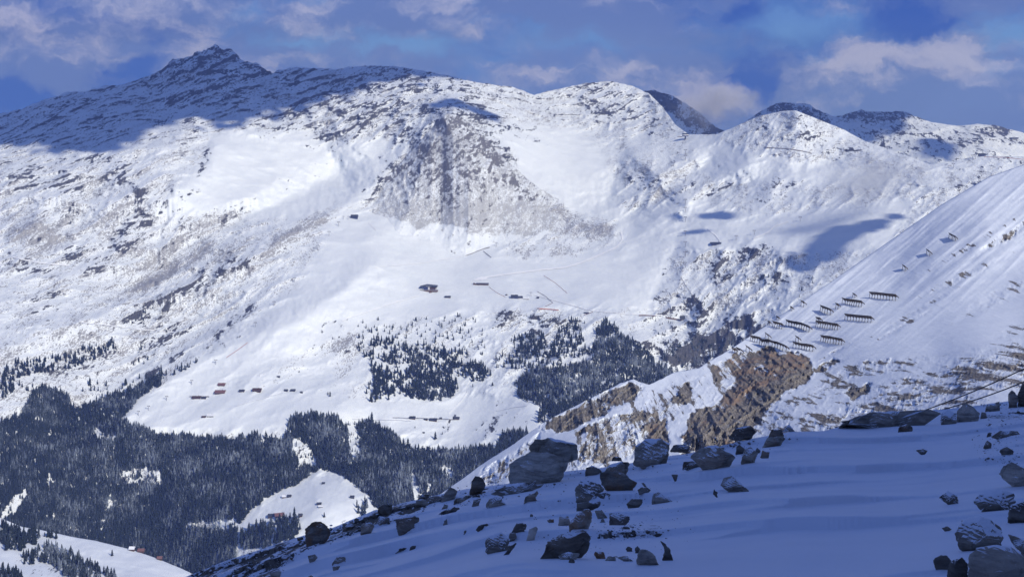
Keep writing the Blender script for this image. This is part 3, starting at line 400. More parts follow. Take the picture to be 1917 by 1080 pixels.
# ------------------------------------------------------------------ foreground rocks, traced profiles in local units (origin, scale), used to shape the drifts too
Z4 = (900, 800, 5.99); Z5 = (880, 920, 5.045); Z8 = (660, 860, 5.99); Z6 = (330, 920, 5.18); Z3 = (1277, 720, 2.995); Z2 = (640, 720, 2.995)
RK = [
 (Z4, [(555, 300), (550, 225), (620, 130), (740, 112), (900, 155), (1085, 200), (1075, 370), (1000, 390), (930, 420), (700, 380)], 1.0, .25, 'flat-topped grey block forming the top of the biggest boulder pile', 0),
 (Z4, [(325, 490), (340, 410), (440, 350), (560, 300), (720, 285), (900, 320), (975, 380), (950, 450), (900, 520), (780, 590), (600, 605), (430, 635), (370, 615), (330, 560)], 1.15, .1, 'large rounded grey boulder carrying the flat-topped block', 0),
 (Z4, [(80, 720), (300, 650), (620, 600), (730, 650), (500, 700), (340, 740)], .7, .55, 'flat dark slab lying in the snow under the biggest boulder', .1), (Z4, [(1170, 520), (1180, 450), (1250, 430), (1340, 470), (1370, 510), (1260, 535)], .5, .2, 'small dark hump of rock left of the two-part brown boulder', .2),
 (Z4, [(1360, 490), (1440, 430), (1600, 385), (1665, 390), (1650, 480), (1600, 540), (1400, 530)], .8, .3, 'upper slab of the two-part brown boulder', .5), (Z4, [(1330, 520), (1440, 480), (1620, 520), (1680, 590), (1755, 610), (1650, 710), (1560, 690), (1400, 650), (1340, 590)], .55, .1, 'lower dark brown block of the two-part boulder, with a pointed right end', .7),
 (Z4, [(1060, 690), (1110, 600), (1240, 590), (1340, 640), (1380, 700), (1300, 790), (1200, 820), (1070, 800)], .6, .55, 'dark boulder with a patch of snow on its sloping top', .2), (Z4, [(1280, 740), (1400, 720), (1460, 750), (1430, 810), (1300, 815)], .45, .5, 'small dark rock leaning on the right of the snow-patched boulder', .2),
 (Z4, [(1070, 930), (1080, 850), (1200, 830), (1340, 830), (1330, 890), (1200, 910)], .45, .15, 'long black slab right below the snow-patched boulder', .1), (Z4, [(1640, 860), (1700, 795), (1810, 800), (1812, 850), (1740, 900), (1660, 890)], .55, .1, 'six-sided dark rock standing alone in smooth snow', .1),
 (Z4, [(480, 840), (500, 780), (580, 750), (630, 705), (645, 740), (610, 780), (645, 825), (600, 838)], .9, .1, 'small brown rock with a thin upright horn', .5), (Z4, [(50, 850), (100, 800), (180, 765), (240, 775), (230, 820), (310, 850), (90, 890)], 1.3, .5, 'pale rock half buried in snow, left of the horned rock', .1),
 (Z4, [(1760, 700), (1800, 670), (1870, 670), (1910, 700), (1850, 735), (1780, 735)], .5, .3, 'low dark rocks right of the two-part boulder', .2), (Z4, [(1800, 620), (1830, 620), (1870, 660), (1850, 670)], .8, .1, 'thin tilted stone above the low dark rocks', .2),
 (Z5, [(650, 590), (690, 540), (740, 470), (870, 410), (1000, 405), (1090, 370), (1120, 400), (1130, 520), (1060, 560), (920, 565), (850, 610), (740, 632), (650, 617)], .42, .1, 'long black layered boulder, largest rock at the bottom centre', .25),
 (Z5, [(930, 290), (1000, 230), (1100, 155), (1150, 190), (1150, 270), (1100, 325), (1020, 362), (950, 340)], .95, .3, 'brown jagged boulder above the black layered one', .7), (Z5, [(835, 290), (845, 235), (930, 230), (950, 290), (880, 320)], 1.2, .2, 'small pale rock touching the left of the brown jagged boulder', .2),
 (Z5, [(1180, 180), (1240, 170), (1300, 225), (1280, 255), (1210, 250)], 1.3, .2, 'small pale grey rock right of the brown jagged boulder', .1), (Z5, [(1315, 280), (1320, 205), (1400, 190), (1500, 230), (1510, 260), (1450, 315), (1350, 315)], .8, .5, 'rounded grey boulder speckled with snow, right of centre', .1),
 (Z5, [(385, 370), (440, 300), (530, 300), (530, 350), (470, 392), (400, 388)], .45, .1, 'black angular rock above the little pale ones', .1), (Z5, [(530, 440), (560, 350), (620, 325), (640, 350), (620, 400), (600, 450), (540, 460)], 1.4, .1, 'pale upright stone poking from the drift', .1),
 (Z5, [(355, 460), (375, 390), (430, 390), (440, 430), (390, 470)], .9, .1, 'grey stone tucked under the black angular rock', .1), (Z5, [(145, 470), (170, 420), (230, 400), (290, 372), (370, 450), (350, 530), (280, 572), (200, 562), (150, 520)], .8, .75, 'ridged dark rock half plastered with snow at bottom centre left', .1),
 (Z5, [(305, 580), (420, 480), (442, 487), (345, 592)], .4, 0, 'narrow black splinter of rock leaning beside the snow-plastered rock', .1), (Z5, [(1570, 640), (1590, 560), (1660, 550), (1740, 600), (1800, 695), (1690, 690)], 1.2, .1, 'pale grey wedge-shaped rock near the bottom', .1),
 (Z5, [(1170, 590), (1180, 565), (1260, 570), (1280, 610), (1210, 632)], .8, .1, 'small ochre brown stone right of the black layered boulder', .9), (Z5, [(1260, 652), (1300, 620), (1370, 615), (1380, 650)], 1.2, .3, 'low pale stone right of the ochre one', .2), (Z5, [(1390, 620), (1450, 605), (1550, 640), (1480, 657)], 1.2, .6, 'snow-dusted pale stone left of the pale wedge', .1),
 (Z5, [(1470, 540), (1490, 515), (1530, 530), (1530, 565), (1490, 562)], .3, 0, 'round black stone above the pale wedge', .1), (Z5, [(1555, 575), (1580, 512), (1605, 540), (1600, 580)], .3, 0, 'pointed black stone at the top of the pale wedge', .1),
 (Z5, [(1800, 460), (1840, 490), (1890, 560), (1930, 650), (1880, 630), (1815, 600), (1845, 560)], .4, .1, 'jagged black spike of rock right of the pale wedge', .3), (Z5, [(830, 600), (930, 575), (1040, 580), (1000, 625), (870, 642)], 1.2, .55, 'pale slab in front of the black layered boulder', .1),
 (Z5, [(55, 345), (80, 320), (160, 300), (175, 315), (80, 362)], .35, 0, 'short black bar of rock lying alone in the snow', .2), (Z5, [(1730, 412), (1760, 395), (1815, 397), (1780, 427)], .4, .1, 'small black stone on the snow right of the scattered pebbles', .1), (Z5, [(1525, 375), (1560, 365), (1550, 397)], .35, 0, 'tiny black stone in the open snow right of centre', .1),
 (Z5, [(560, 236), (575, 215), (600, 237)], .5, 0, 'tiny triangular stone above the pale upright one', .1), (Z5, [(725, 270), (790, 258), (790, 285), (755, 292)], .8, .1, 'tiny reddish stone left of the jagged boulder', .9), (Z5, [(1220, 280), (1260, 255), (1285, 290)], .9, .1, 'tiny grey stone between the two rounded pale ones', .1), (Z5, [(945, 660), (965, 655), (975, 672)], .4, 0, 'tiny black pebble in front of the layered boulder', .1),
 (Z8, [(280, 590), (285, 540), (340, 505), (440, 510), (445, 560), (420, 600), (380, 615), (300, 622)], .45, .1, 'dark round boulder on the left skyline of the foreground', .3), (Z8, [(480, 680), (600, 650), (740, 640), (750, 680), (700, 750), (620, 815), (520, 822)], .55, .1, 'dark bowl-shaped boulder sitting in the snow at centre left', .4),
 (Z8, [(985, 460), (1040, 370), (1100, 305), (1175, 350), (1140, 420), (1080, 462)], 1.0, .15, 'grey tilted block on the skyline right of the small rocks', .2), (Z8, [(1310, 350), (1340, 240), (1380, 180), (1450, 210), (1495, 290), (1420, 370), (1370, 387)], .4, .1, 'black pointed boulder on the skyline left of the biggest one', .4),
 (Z8, [(715, 445), (770, 395), (860, 390), (850, 440)], .5, .4, 'low dark rock on the skyline behind the pale round one', .2), (Z8, [(705, 505), (715, 460), (780, 440), (860, 490), (790, 520), (720, 527)], 1.2, .25, 'pale round rock below the low dark skyline rock', .1), (Z8, [(1125, 490), (1150, 440), (1300, 400), (1345, 412), (1200, 465)], .8, .35, 'long low rock between the two skyline blocks', .2),
 (Z8, [(1340, 500), (1360, 450), (1440, 435), (1410, 500), (1370, 522)], .9, .3, 'small rock left of the pale half-buried one', .2), (Z8, [(995, 545), (1030, 500), (1070, 510), (1060, 552)], .8, .2, 'small upright stone in the band of rubble', .2), (Z8, [(960, 590), (1060, 560), (1190, 530), (1205, 545), (1130, 582), (1010, 602)], .5, .2, 'long thin dark rock in the band of rubble', .2),
 (Z8, [(1010, 712), (1055, 660), (1070, 732)], .9, .1, 'small triangular stone alone on the snow', .2), (Z8, [(1240, 827), (1295, 795), (1262, 828)], .4, 0, 'tiny black sliver below the short black bar', .1), (Z8, [(635, 1008), (650, 975), (712, 960), (700, 992)], .5, .1, 'small dark stone low in the wide snow at centre left', .2),
 (Z8, [(445, 1042), (560, 1000), (628, 980), (620, 997), (480, 1032)], .3, .1, 'long thin black sliver low in the wide snow', .1), (Z8, [(90, 790), (110, 720), (200, 700), (245, 740), (200, 802), (100, 832)], 1.0, .3, 'brown rock at the left end of the rubble, below the skyline boulder', .4), (Z8, [(240, 700), (300, 640), (410, 650), (415, 700), (300, 735)], .7, .4, 'snow-flecked rock just under the dark round skyline boulder', .3),
 (Z8, [(15, 685), (30, 655), (70, 665), (65, 707)], .4, .1, 'small black cube-like stone on the skyline at left', .1), (Z8, [(90, 695), (130, 640), (200, 640), (175, 702)], .5, .2, 'dark stone right of the small cube-like one', .1), (Z8, [(180, 645), (240, 603), (275, 625), (262, 662)], .5, .2, 'dark stone touching the skyline boulder from the left', .1),
 (Z6, [(1250, 400), (1260, 350), (1310, 300), (1400, 285), (1440, 310), (1500, 400), (1440, 460), (1340, 505), (1270, 490)], .6, .15, 'brown boulder standing out on the lower left skyline before the snowy clearing', .9), (Z6, [(1275, 620), (1340, 608), (1370, 640), (1300, 692)], 1.0, .3, 'pale triangular rock in the snow below the brown skyline boulder', .3),
 (Z6, [(1510, 680), (1560, 630), (1640, 630), (1642, 680), (1520, 702)], .9, .3, 'square grey rock in the snow at lower left', .2), (Z6, [(1515, 725), (1590, 718), (1560, 760), (1520, 757)], .9, .2, 'small rock just under the square grey one', .3), (Z6, [(910, 795), (1000, 770), (1090, 780), (1040, 822), (920, 840)], .9, .15, 'grey rock cut by the bottom edge at lower left', .2),
 (Z6, [(1275, 825), (1310, 805), (1340, 840), (1290, 850)], .8, .1, 'tiny stone at the bottom edge right of the grey rock', .2), (Z6, [(1790, 385), (1800, 310), (1900, 300), (1920, 340), (1850, 388)], .9, .2, 'light brown rock left of the small cube-like skyline stone', .4), (Z6, [(1610, 342), (1690, 283), (1740, 320), (1690, 372), (1620, 372)], .9, .45, 'pointed grey rock on the skyline right of the brown boulder', .2),
 (Z6, [(1170, 445), (1230, 438), (1235, 470), (1180, 472)], .4, .2, 'small dark rock left of the brown skyline boulder', .2),
 (Z3, [(1455, 222), (1455, 160), (1490, 140), (1535, 160), (1535, 212)], .8, .85, 'snow-capped rock left of the tall grey pointed block at upper right', .1), (Z3, [(1537, 208), (1545, 140), (1590, 98), (1640, 130), (1665, 160), (1650, 202)], 1.1, .1, 'tall grey pointed block at upper right of the foreground', .2),
 (Z3, [(1695, 150), (1710, 108), (1745, 110), (1780, 90), (1782, 132)], .9, .3, 'low grey rock with a right tip behind the tall pointed block', .2), (Z3, [(1830, 115), (1832, 50), (1850, 28), (1880, 60), (1878, 130)], .8, .05, 'upright stone on the far right skyline', .3), (Z3, [(1880, 125), (1885, 40), (1917, -5), (1970, 20), (1970, 125)], .4, .05, 'dark rock cut by the right edge on the skyline', .3),
 (Z3, [(1205, 262), (1220, 235), (1270, 218), (1292, 240), (1288, 264)], .6, .2, 'brown rock at the right end of the dark slab', .6), (Z3, [(1668, 190), (1680, 150), (1705, 160), (1710, 190)], .7, .2, 'small stone right of the tall pointed block', .2),
 (Z3, [(50, 405), (110, 350), (180, 338), (260, 380), (298, 410), (240, 460), (190, 480), (130, 455)], 1.0, .3, 'broad humped grey boulder right of centre', .3), (Z3, [(0, 462), (10, 430), (80, 430), (115, 460), (60, 472)], .7, .4, 'low rock left of the broad humped boulder', .3),
 (Z3, [(298, 388), (305, 350), (320, 335), (352, 360), (330, 390)], .4, .1, 'small dark pointed rock right of the broad humped boulder', .2), (Z3, [(328, 420), (350, 360), (385, 350), (424, 380), (400, 432), (370, 442)], .95, .4, 'snow-dusted grey rock beside the small dark pointed one', .2),
 (Z3, [(445, 347), (480, 300), (560, 285), (577, 300), (540, 342)], .9, .1, 'rounded lower stone of the stacked pair on the skyline', .4), (Z3, [(478, 295), (500, 252), (560, 250), (572, 280)], .6, .1, 'upper stone of the stacked pair on the skyline', .4), (Z3, [(558, 255), (600, 220), (632, 252)], .9, .8, 'snowy triangular stone on the skyline right of the stacked pair', .1),
 (Z3, [(258, 282), (300, 245), (390, 232), (412, 265), (380, 292), (300, 297)], .4, .15, 'black rock on the skyline in front of the orange cliff', .3), (Z3, [(403, 377), (420, 352), (440, 370), (430, 384)], .4, .1, 'tiny black stone left of the round brown one', .1), (Z3, [(438, 397), (450, 368), (490, 378), (482, 412)], .8, .1, 'round brown stone near the stacked pair', .4),
 (Z3, [(215, 562), (230, 523), (280, 508), (385, 582), (290, 602)], .9, .65, 'long rock half covered by a drift, in the middle of the snowfield', .1), (Z3, [(173, 612), (180, 580), (208, 632)], .4, .1, 'thin black stone left of the drift-covered rock', .1),
 (Z3, [(1780, 502), (1800, 460), (1850, 433), (1970, 490), (1970, 575), (1880, 562)], 1.15, .3, 'large pale boulder cut by the right edge', .1), (Z3, [(1438, 632), (1490, 595), (1540, 620), (1552, 650), (1520, 672)], .5, .7, 'small dark rock with a snowy left side, alone at right', .1),
 (Z3, [(1633, 645), (1670, 618), (1800, 590), (1860, 610), (1872, 690), (1780, 707), (1680, 682)], .6, .85, 'wide flat rock with a snow cap and dark front rim at right', .1), (Z3, [(1828, 745), (1840, 680), (1900, 650), (1970, 660), (1970, 775), (1880, 765)], .4, .3, 'black rough rock at the right edge below the snow-capped one', .1),
 (Z3, [(1535, 820), (1590, 770), (1680, 740), (1730, 760), (1790, 800), (1780, 880), (1740, 930), (1620, 930), (1550, 870)], .75, .62, 'large layered boulder half snow-covered near the lower right', .1), (Z3, [(1600, 965), (1650, 925), (1740, 900), (1830, 915), (1970, 1000), (1970, 1120), (1620, 1120)], .85, .15, 'big dark slab filling the lower right corner', .1),
 (Z3, [(1408, 992), (1420, 965), (1480, 953), (1510, 990), (1490, 1040), (1430, 1032)], .35, .05, 'black boulder left of the big corner slab', .3), (Z3, [(1480, 1080), (1510, 1000), (1570, 962), (1600, 1010), (1600, 1110), (1490, 1110)], .35, .25, 'dark rock between the black boulder and the corner slab', .1),
 (Z3, [(1822, 832), (1870, 848), (1970, 900), (1970, 970), (1860, 900)], .8, .4, 'grey rock at the right edge above the corner slab', .1), (Z3, [(1455, 802), (1490, 795), (1512, 810), (1480, 820)], .45, .1, 'tiny stone left of the large layered boulder', .1), (Z3, [(1730, 284), (1780, 258), (1880, 258), (1905, 285), (1800, 294)], .8, .5, 'flat grey rock lying in the snow at upper right', .1),
 (Z3, [(1706, 290), (1715, 268), (1747, 288)], .35, 0, 'tiny black triangular stone at the left of the flat grey rock', .1), (Z3, [(1778, 372), (1820, 346), (1857, 370), (1855, 392), (1800, 394)], .6, .1, 'dark small boulder under the flat grey rock', .2), (Z3, [(1688, 342), (1710, 310), (1735, 330), (1730, 360)], .5, .3, 'small dark stone left of the dark small boulder', .2),
 (Z3, [(1310, 367), (1350, 360), (1378, 370), (1350, 392)], .6, .4, 'small flat stone in the middle of the upper snow', .1), (Z2, [(1635, 402), (1650, 350), (1700, 308), (1790, 308), (1838, 330), (1825, 412), (1760, 452), (1640, 422)], .95, .5, 'big grey boulder with a snow patch on its right face, on the skyline', .2),
 (Z2, [(1838, 365), (1860, 338), (1917, 333), (1950, 345), (1940, 372)], .5, .2, 'low dark rock right of the snow-patched skyline boulder', .3), (Z2, [(1510, 420), (1520, 403), (1565, 408), (1570, 422)], .4, .1, 'tiny dark rock on the skyline left of the snow-patched boulder', .3), (Z2, [(1738, 662), (1745, 610), (1780, 598), (1870, 652)], 1.1, .75, 'snow-buried pale rock right of the six-sided one', .1),
 (Z2, [(1848, 502), (1885, 503), (1870, 542)], .4, .1, 'small dark stone on the open snow slope at centre right', .1)]

# ------------------------------------------------------------------ foreground snowfield
sky6 = [(200, 1230), (300, 1110), (345, 1080), (420, 1050), (560, 1004), (620, 988), (700, 955), (800, 930), (870, 915), (950, 905), (1060, 882), (1150, 872), (1240, 855), (1290, 848), (1400, 822), (1480, 808), (1545, 806), (1600, 790), (1650, 776), (1700, 771), (1800, 763), (1917, 746), (2100, 715), (2300, 690)]
ctrl6 = [(200, 1230, 24), (345, 1080, 31), (345, 1180, 15), (600, 1080, 15), (560, 1004, 30), (700, 1000, 22), (700, 955, 30), (960, 1080, 9), (960, 1180, 6.6), (600, 1180, 9), (950, 905, 30), (950, 980, 17), (1240, 855, 32), (1240, 960, 17), (1240, 1080, 8.6),
         (1480, 808, 36), (1480, 900, 21), (1480, 1000, 11.5), (1480, 1080, 8), (1700, 803, 36), (1700, 771, 46), (1700, 900, 19), (1700, 1080, 7.2), (1917, 746, 50), (1917, 800, 31), (1917, 900, 16.5), (1917, 1000, 9.6), (1917, 1080, 6.6), (2300, 690, 52), (2300, 900, 14), (2300, 1180, 4.8), (1600, 1180, 5.4)]
S6 = Sheet(200, 2300, 1.5, sky6, 1180, 330, ctrl6, lambda p: 1.5 * fbm(p / 60, p * 0, 4, 10))
px, py = S6.PX, S6.PY
wx6 = S6.X + 1.6 * fbm(S6.X / 4, S6.D0 / 4, 2, 26); wy6 = S6.D0 + .22 * S6.X + 1.8 * fbm(S6.X / 5, S6.D0 / 2.5, 3, 27)
amp6 = np.clip(S6.D0 / 13, .3, 1.5)
drift = fbm(wx6 / 5 + .3 * wy6 / 5, wy6 / 2.6, 2, 23, .4); drift = np.where(drift > 0, drift ** .8, drift * .6) + .30 * fbm(wx6 / 2.6, wy6 / 1.5, 2, 24)
S6.D -= (3.1 * drift + .34 * fbm(wx6 / 2.4, wy6 / .7, 3, 25) * np.clip(fbm(S6.X / 3, S6.D0 / 2, 2, 22) * 2 + .3, 0, 1)) * amp6
for (ox, oy, zs), pts_, *_r in RK:      # snow banked against the rocks, with a tail on the lee side
    xs_ = [ox + p[0] / zs for p in pts_]; ys_ = [oy + p[1] / zs for p in pts_]; cw = (max(xs_) - min(xs_)) / 2; cx_ = (max(xs_) + min(xs_)) / 2; by_ = max(ys_)
    if cw < 4: continue
    kk = float(S6.at(cx_, min(by_, 1170), S6.D0)) / F; dx_ = (px - cx_); tail = np.where(dx_ > 0, cw * 2.6, cw * 1.15)
    S6.D -= cw * kk * 1.25 * np.exp(-(dx_ / tail) ** 2 - ((py - by_ - cw * .10) / (cw * .38 + 3)) ** 2)
rubble = [(300, 1110), (345, 1078), (560, 1003), (700, 955), (800, 930), (860, 925), (800, 955), (720, 975), (640, 1010), (560, 1035), (520, 1080), (520, 1120)]
Rr = sstep(sdf(px, py, rubble) + 10 * fbm(px / 20, py / 14, 3, 27), -6, 12)
Rr = np.maximum(Rr * .60, blobs(px, py, [(940, 910, 60, 10, -15, .55), (1140, 1000, 70, 10, 0, .5), (1300, 1000 + 10, 1, 1, 0, 0), (1330, 820, 60, 9, -15, .6), (1880, 780, 60, 12, -10, .5), (820, 935, 70, 10, -15, .5), (1300, 985 - 10, 1, 1, 0, 0), (1190, 985, 60, 14, 0, .36), (1860, 1060, 60, 30, 0, .4)]))
S6.D -= Rr * (.9 * (ridged(S6.X / 1.1, S6.D0 / 1.1, 4, 28, .6) - .4))
S6.mono(.004)
for _ in range(7): S6.D[1:-1, 1:-1] = (S6.D[1:-1, 1:-1] * 4 + S6.D[:-2, 1:-1] + S6.D[2:, 1:-1] + S6.D[1:-1, :-2] + S6.D[1:-1, 2:]) / 8
rk6, _ = rockfield(S6, Rr, .9, 29, None, 2.2); rk6 = np.where(Rr < .1, -.5, rk6)
MAT6 = ground_mat('foreground_snow', (.05, .045, .04), (.17, .15, .125), (.2, .18, .16), .32, snow=(.82, .84, .875), bump=.8)
o = S6.build('snowfield', MAT6, {'rock': rk6, 'scree': np.where(Rr > .1, Rr * .6, -1.)}, 60, 60); tag(o, kind='structure')

# the hill that rises behind the viewer and keeps the foreground in shade
uu = np.linspace(-1, 1, 90)[None] * np.ones((60, 1)); vv = np.linspace(0, 1, 60)[:, None] * np.ones((1, 90))
az = Vector((L.x, L.y, 0)).normalized(); side = Vector((-az.y, az.x, 0))
dist = 14 + vv * 120; crest_h = 84 * np.exp(-((vv - .55) / .24) ** 2) * np.exp(-(np.abs(uu) * 1.0) ** 4) - 10
s_ = uu * 88
HX = 9 + az.x * dist + side.x * s_; HYY = 22 + az.y * dist + side.y * s_
HZ = crest_h + 3.5 * fbm(HX / 12, HYY / 12, 4, 35)
o = grid_mesh('hillside', np.stack([HX, HYY, HZ], -1), {'rock': .2 + .5 * fbm(HX / 6, HYY / 6, 3, 36), 'scree': HX * 0 - 1}, MAT6); tag(o, kind='structure')
#PART2
# ------------------------------------------------------------------ generic mesh tools
def simple_mat(name, col, col2=None, scale=1.0, rough=.75, metal=0.0, bump=.2):
    m = bpy.data.materials.new(name); m.use_nodes = True; t = NT(m.node_tree)
    co = t.n('ShaderNodeNewGeometry').outputs['Position']; n = t.noise(co, scale, 5, .6)
    c = t.mix(t.ss(n, .3, .7), col, col2 or tuple(x * .7 for x in col))
    b = t.n('ShaderNodeBump', {'Height': n, 'Strength': bump, 'Distance': .1})
    bs = t.n('ShaderNodeBsdfPrincipled', {'Base Color': c, 'Roughness': rough, 'Metallic': metal, 'Normal': b.outputs[0]})
    t.n('ShaderNodeOutputMaterial', {0: bs.outputs[0]}); return m
M = dict(steel=simple_mat('weathered_steel', (.045, .038, .036), (.09, .07, .06), 2), dark=simple_mat('dark_metal', (.03, .035, .05), (.05, .055, .07), 1, .5),
         wood=simple_mat('brown_timber', (.09, .045, .028), (.05, .03, .02), 1), navy=simple_mat('navy_cladding', (.02, .03, .10), (.035, .05, .14), .5, .45),
         white=simple_mat('white_render', (.7, .7, .72), (.55, .56, .6), .5), snow=simple_mat('roof_snow', (.8, .82, .86), (.74, .77, .83), .5), red=simple_mat('red_roof', (.21, .10, .085), (.15, .08, .07), .5),
         net=simple_mat('orange_net', (.46, .19, .13), (.36, .16, .12), .5), brown=simple_mat('brown_fence', (.16, .09, .07), (.10, .07, .06), .5), grey=simple_mat('grey_metal', (.12, .12, .14), (.2, .2, .22), .5),
         glass=simple_mat('window_glass', (.05, .07, .10), (.03, .04, .06), 1, .1), packed=simple_mat('packed_snow', (.90, .91, .93), (.86, .88, .92), .1), cut=simple_mat('bare_ground', (.16, .14, .13), (.3, .29, .29), .05),
         cable=simple_mat('cable', (.012, .012, .015), (.02, .02, .02), 5))
def mobj(name, V, Fc, mat, parent=None, smooth=False):
    me = bpy.data.meshes.new(name); me.from_pydata([tuple(v) for v in V], [], [tuple(f) for f in Fc]); me.materials.append(mat)
    if smooth: me.polygons.foreach_set('use_smooth', [True] * len(me.polygons))
    o = bpy.data.objects.new(name, me); C.objects.link(o)
    if parent: o.parent = parent
    return o
def root(name, loc, label, cat, group=None):
    o = bpy.data.objects.new(name, None); C.objects.link(o); o.location = loc; o.empty_display_size = .5
    return tag(o, label, cat, group)
def box(V, Fc, c, s, rz=0.0):
    i = len(V); cs, sn = math.cos(rz), math.sin(rz)
    for z in (-1, 1):
        for x, y in ((-1, -1), (1, -1), (1, 1), (-1, 1)):
            X, Y = x * s[0] / 2, y * s[1] / 2
            V.append((c[0] + X * cs - Y * sn, c[1] + X * sn + Y * cs, c[2] + z * s[2] / 2))
    for f in ((3, 2, 1, 0), (4, 5, 6, 7), (0, 1, 5, 4), (1, 2, 6, 5), (2, 3, 7, 6), (3, 0, 4, 7)): Fc.append(tuple(i + k for k in f))
def beam(V, Fc, a, b, r, n=6):
    a = Vector(a); b = Vector(b); d = (b - a).normalized(); u = d.cross(Vector((0, .31, .95))).normalized(); v = d.cross(u); i = len(V)
    for p in (a, b):
        for k in range(n):
            t = 2 * math.pi * k / n; V.append(tuple(p + (u * math.cos(t) + v * math.sin(t)) * r))
    for k in range(n): Fc.append((i + k, i + (k + 1) % n, i + n + (k + 1) % n, i + n + k))
    Fc.append(tuple(i + k for k in range(n))[::-1]); Fc.append(tuple(i + n + k for k in range(n)))

# ------------------------------------------------------------------ spruces
def conifer(seed, layers=5, seg=8, wide=.17):
    r = random.Random(seed); V = []; T = []
    for l in range(layers):
        z1 = 1.0 - .86 * (l / layers) ** 1.05; z0 = max(.10, z1 - .86 / layers * 1.75); rr = wide * (1 - z0) ** .8 * r.uniform(.88, 1.12) + .012
        i = len(V); V.append((r.uniform(-.008, .008), r.uniform(-.008, .008), z1)); ph = r.uniform(0, 6)
        for k in range(seg):
            a = ph + 2 * math.pi * k / seg; q = rr * (1.0 if k % 2 else .66) * r.uniform(.85, 1.15); V.append((q * math.cos(a), q * math.sin(a), z0 + (0 if k % 2 else .03) + r.uniform(-.015, .015)))
        for k in range(seg): T.append((i, i + 1 + k, i + 1 + (k + 1) % seg))
    return np.array(V), np.array(T)
def trunk_np():
    V = []; T = []
    for z, q in ((-.08, .018), (.3, .012)):
        for k in range(4): V.append((q * math.cos(k * 1.571), q * math.sin(k * 1.571), z))
    for k in range(4): T += [(k, (k + 1) % 4, 4 + (k + 1) % 4), (k, 4 + (k + 1) % 4, 4 + k)]
    return np.array(V), np.array(T)
def tree_mat():
    m = bpy.data.materials.new('spruce_needles'); m.use_nodes = True; t = NT(m.node_tree)
    g = t.n('ShaderNodeNewGeometry'); co = g.outputs['Position']; nz = t.n('ShaderNodeSeparateXYZ', {0: g.outputs['Normal']}).outputs[2]
    sn = t.attr('snowy').outputs['Fac']; n = t.noise(co, .35, 3, .6); n2 = t.noise(co, .012, 3, .5)
    v = t.m('ADD', t.m('ADD', t.m('MULTIPLY', sn, .8), t.m('MULTIPLY_ADD', n, 1.1, -.55)), t.m('MULTIPLY_ADD', n2, 1.6, -.8))
    f = t.m('MULTIPLY', t.ss(v, .18, .80), .40)
    c = t.mix(f, t.mix(n, (.009, .015, .015), (.022, .031, .026)), (.50, .58, .72))
    bs = t.n('ShaderNodeBsdfPrincipled', {'Base Color': c, 'Roughness': .85, 'Specular IOR Level': .1})
    t.n('ShaderNodeOutputMaterial', {0: bs.outputs[0]}); return m
TM = tree_mat(); BARK = simple_mat('spruce_bark', (.05, .035, .025), (.03, .02, .015), 3)
variants = [conifer(40 + i, 5, 8, .185 + .016 * (i % 4)) for i in range(6)]
def tri_mesh(name, V, T, snowy, mat):
    me = bpy.data.meshes.new(name); me.vertices.add(len(V)); me.vertices.foreach_set('co', V.astype(np.float32).ravel())
    me.loops.add(T.size); me.loops.foreach_set('vertex_index', T.astype(np.int32).ravel()); me.polygons.add(len(T))
    me.polygons.foreach_set('loop_start', (np.arange(len(T)) * 3).astype(np.int32)); me.polygons.foreach_set('loop_total', np.full(len(T), 3, np.int32))
    me.update(calc_edges=True)
    if snowy is not None: me.attributes.new('snowy', 'FLOAT', 'POINT').data.foreach_set('value', snowy.astype(np.float32))
    me.materials.append(mat); return me
trees = []   # px, py, sheet, height m, snowy, region
def scatter(poly, dens, hm, snowy, region, sheet=S1, clump=.0, holes=(), hs=0.22, seed=0):
    xs = [p[0] for p in poly]; ys = [p[1] for p in poly]; x0, x1, y0, y1 = min(xs), max(xs), min(ys), max(ys)
    n = int((x1 - x0) * (y1 - y0) * dens); X = rng.uniform(x0, x1, n); Y = rng.uniform(y0, y1, n)
    edge = 5 * fbm(X / 14, Y / 14, 3, 200 + seed)
    k = sdf(X, Y, poly) + edge > 0
    for h in holes: k &= sdf(X, Y, h) + edge < 0
    if clump: k &= (.5 + fbm(X / 26, Y / 20, 4, 210 + seed)) > clump * rng.uniform(.75, 1.25, n)
    for a, b in zip(X[k], Y[k]):
        trees.append((a, b, sheet, hm * rng.lognormal(0, hs) * (.9 if rng.random() > .2 else .6), snowy + rng.normal(0, .14), region))
holes = [[(222, 888), (250, 878), (300, 880), (303, 918), (280, 912), (235, 914)], [(0, 968), (15, 945), (48, 914), (52, 930), (28, 968), (0, 985)], [(176, 806), (185, 803), (200, 818), (218, 812), (220, 828), (200, 824), (182, 820)],
         [(545, 828), (560, 820), (590, 852), (592, 880), (560, 872), (550, 850)], [(652, 795), (668, 790), (676, 850), (660, 868), (650, 830)], [(768, 888), (776, 890), (790, 930), (796, 975), (784, 975), (774, 930)],
         [(818, 872), (845, 878), (848, 905), (838, 900)], [(90, 898), (104, 902), (102, 910), (88, 906)], [(350, 980), (440, 975), (450, 990), (420, 996), (350, 990)], [(205, 930), (210, 930), (212, 960), (200, 960)], [(800, 905), (808, 905), (806, 925), (800, 925)]]
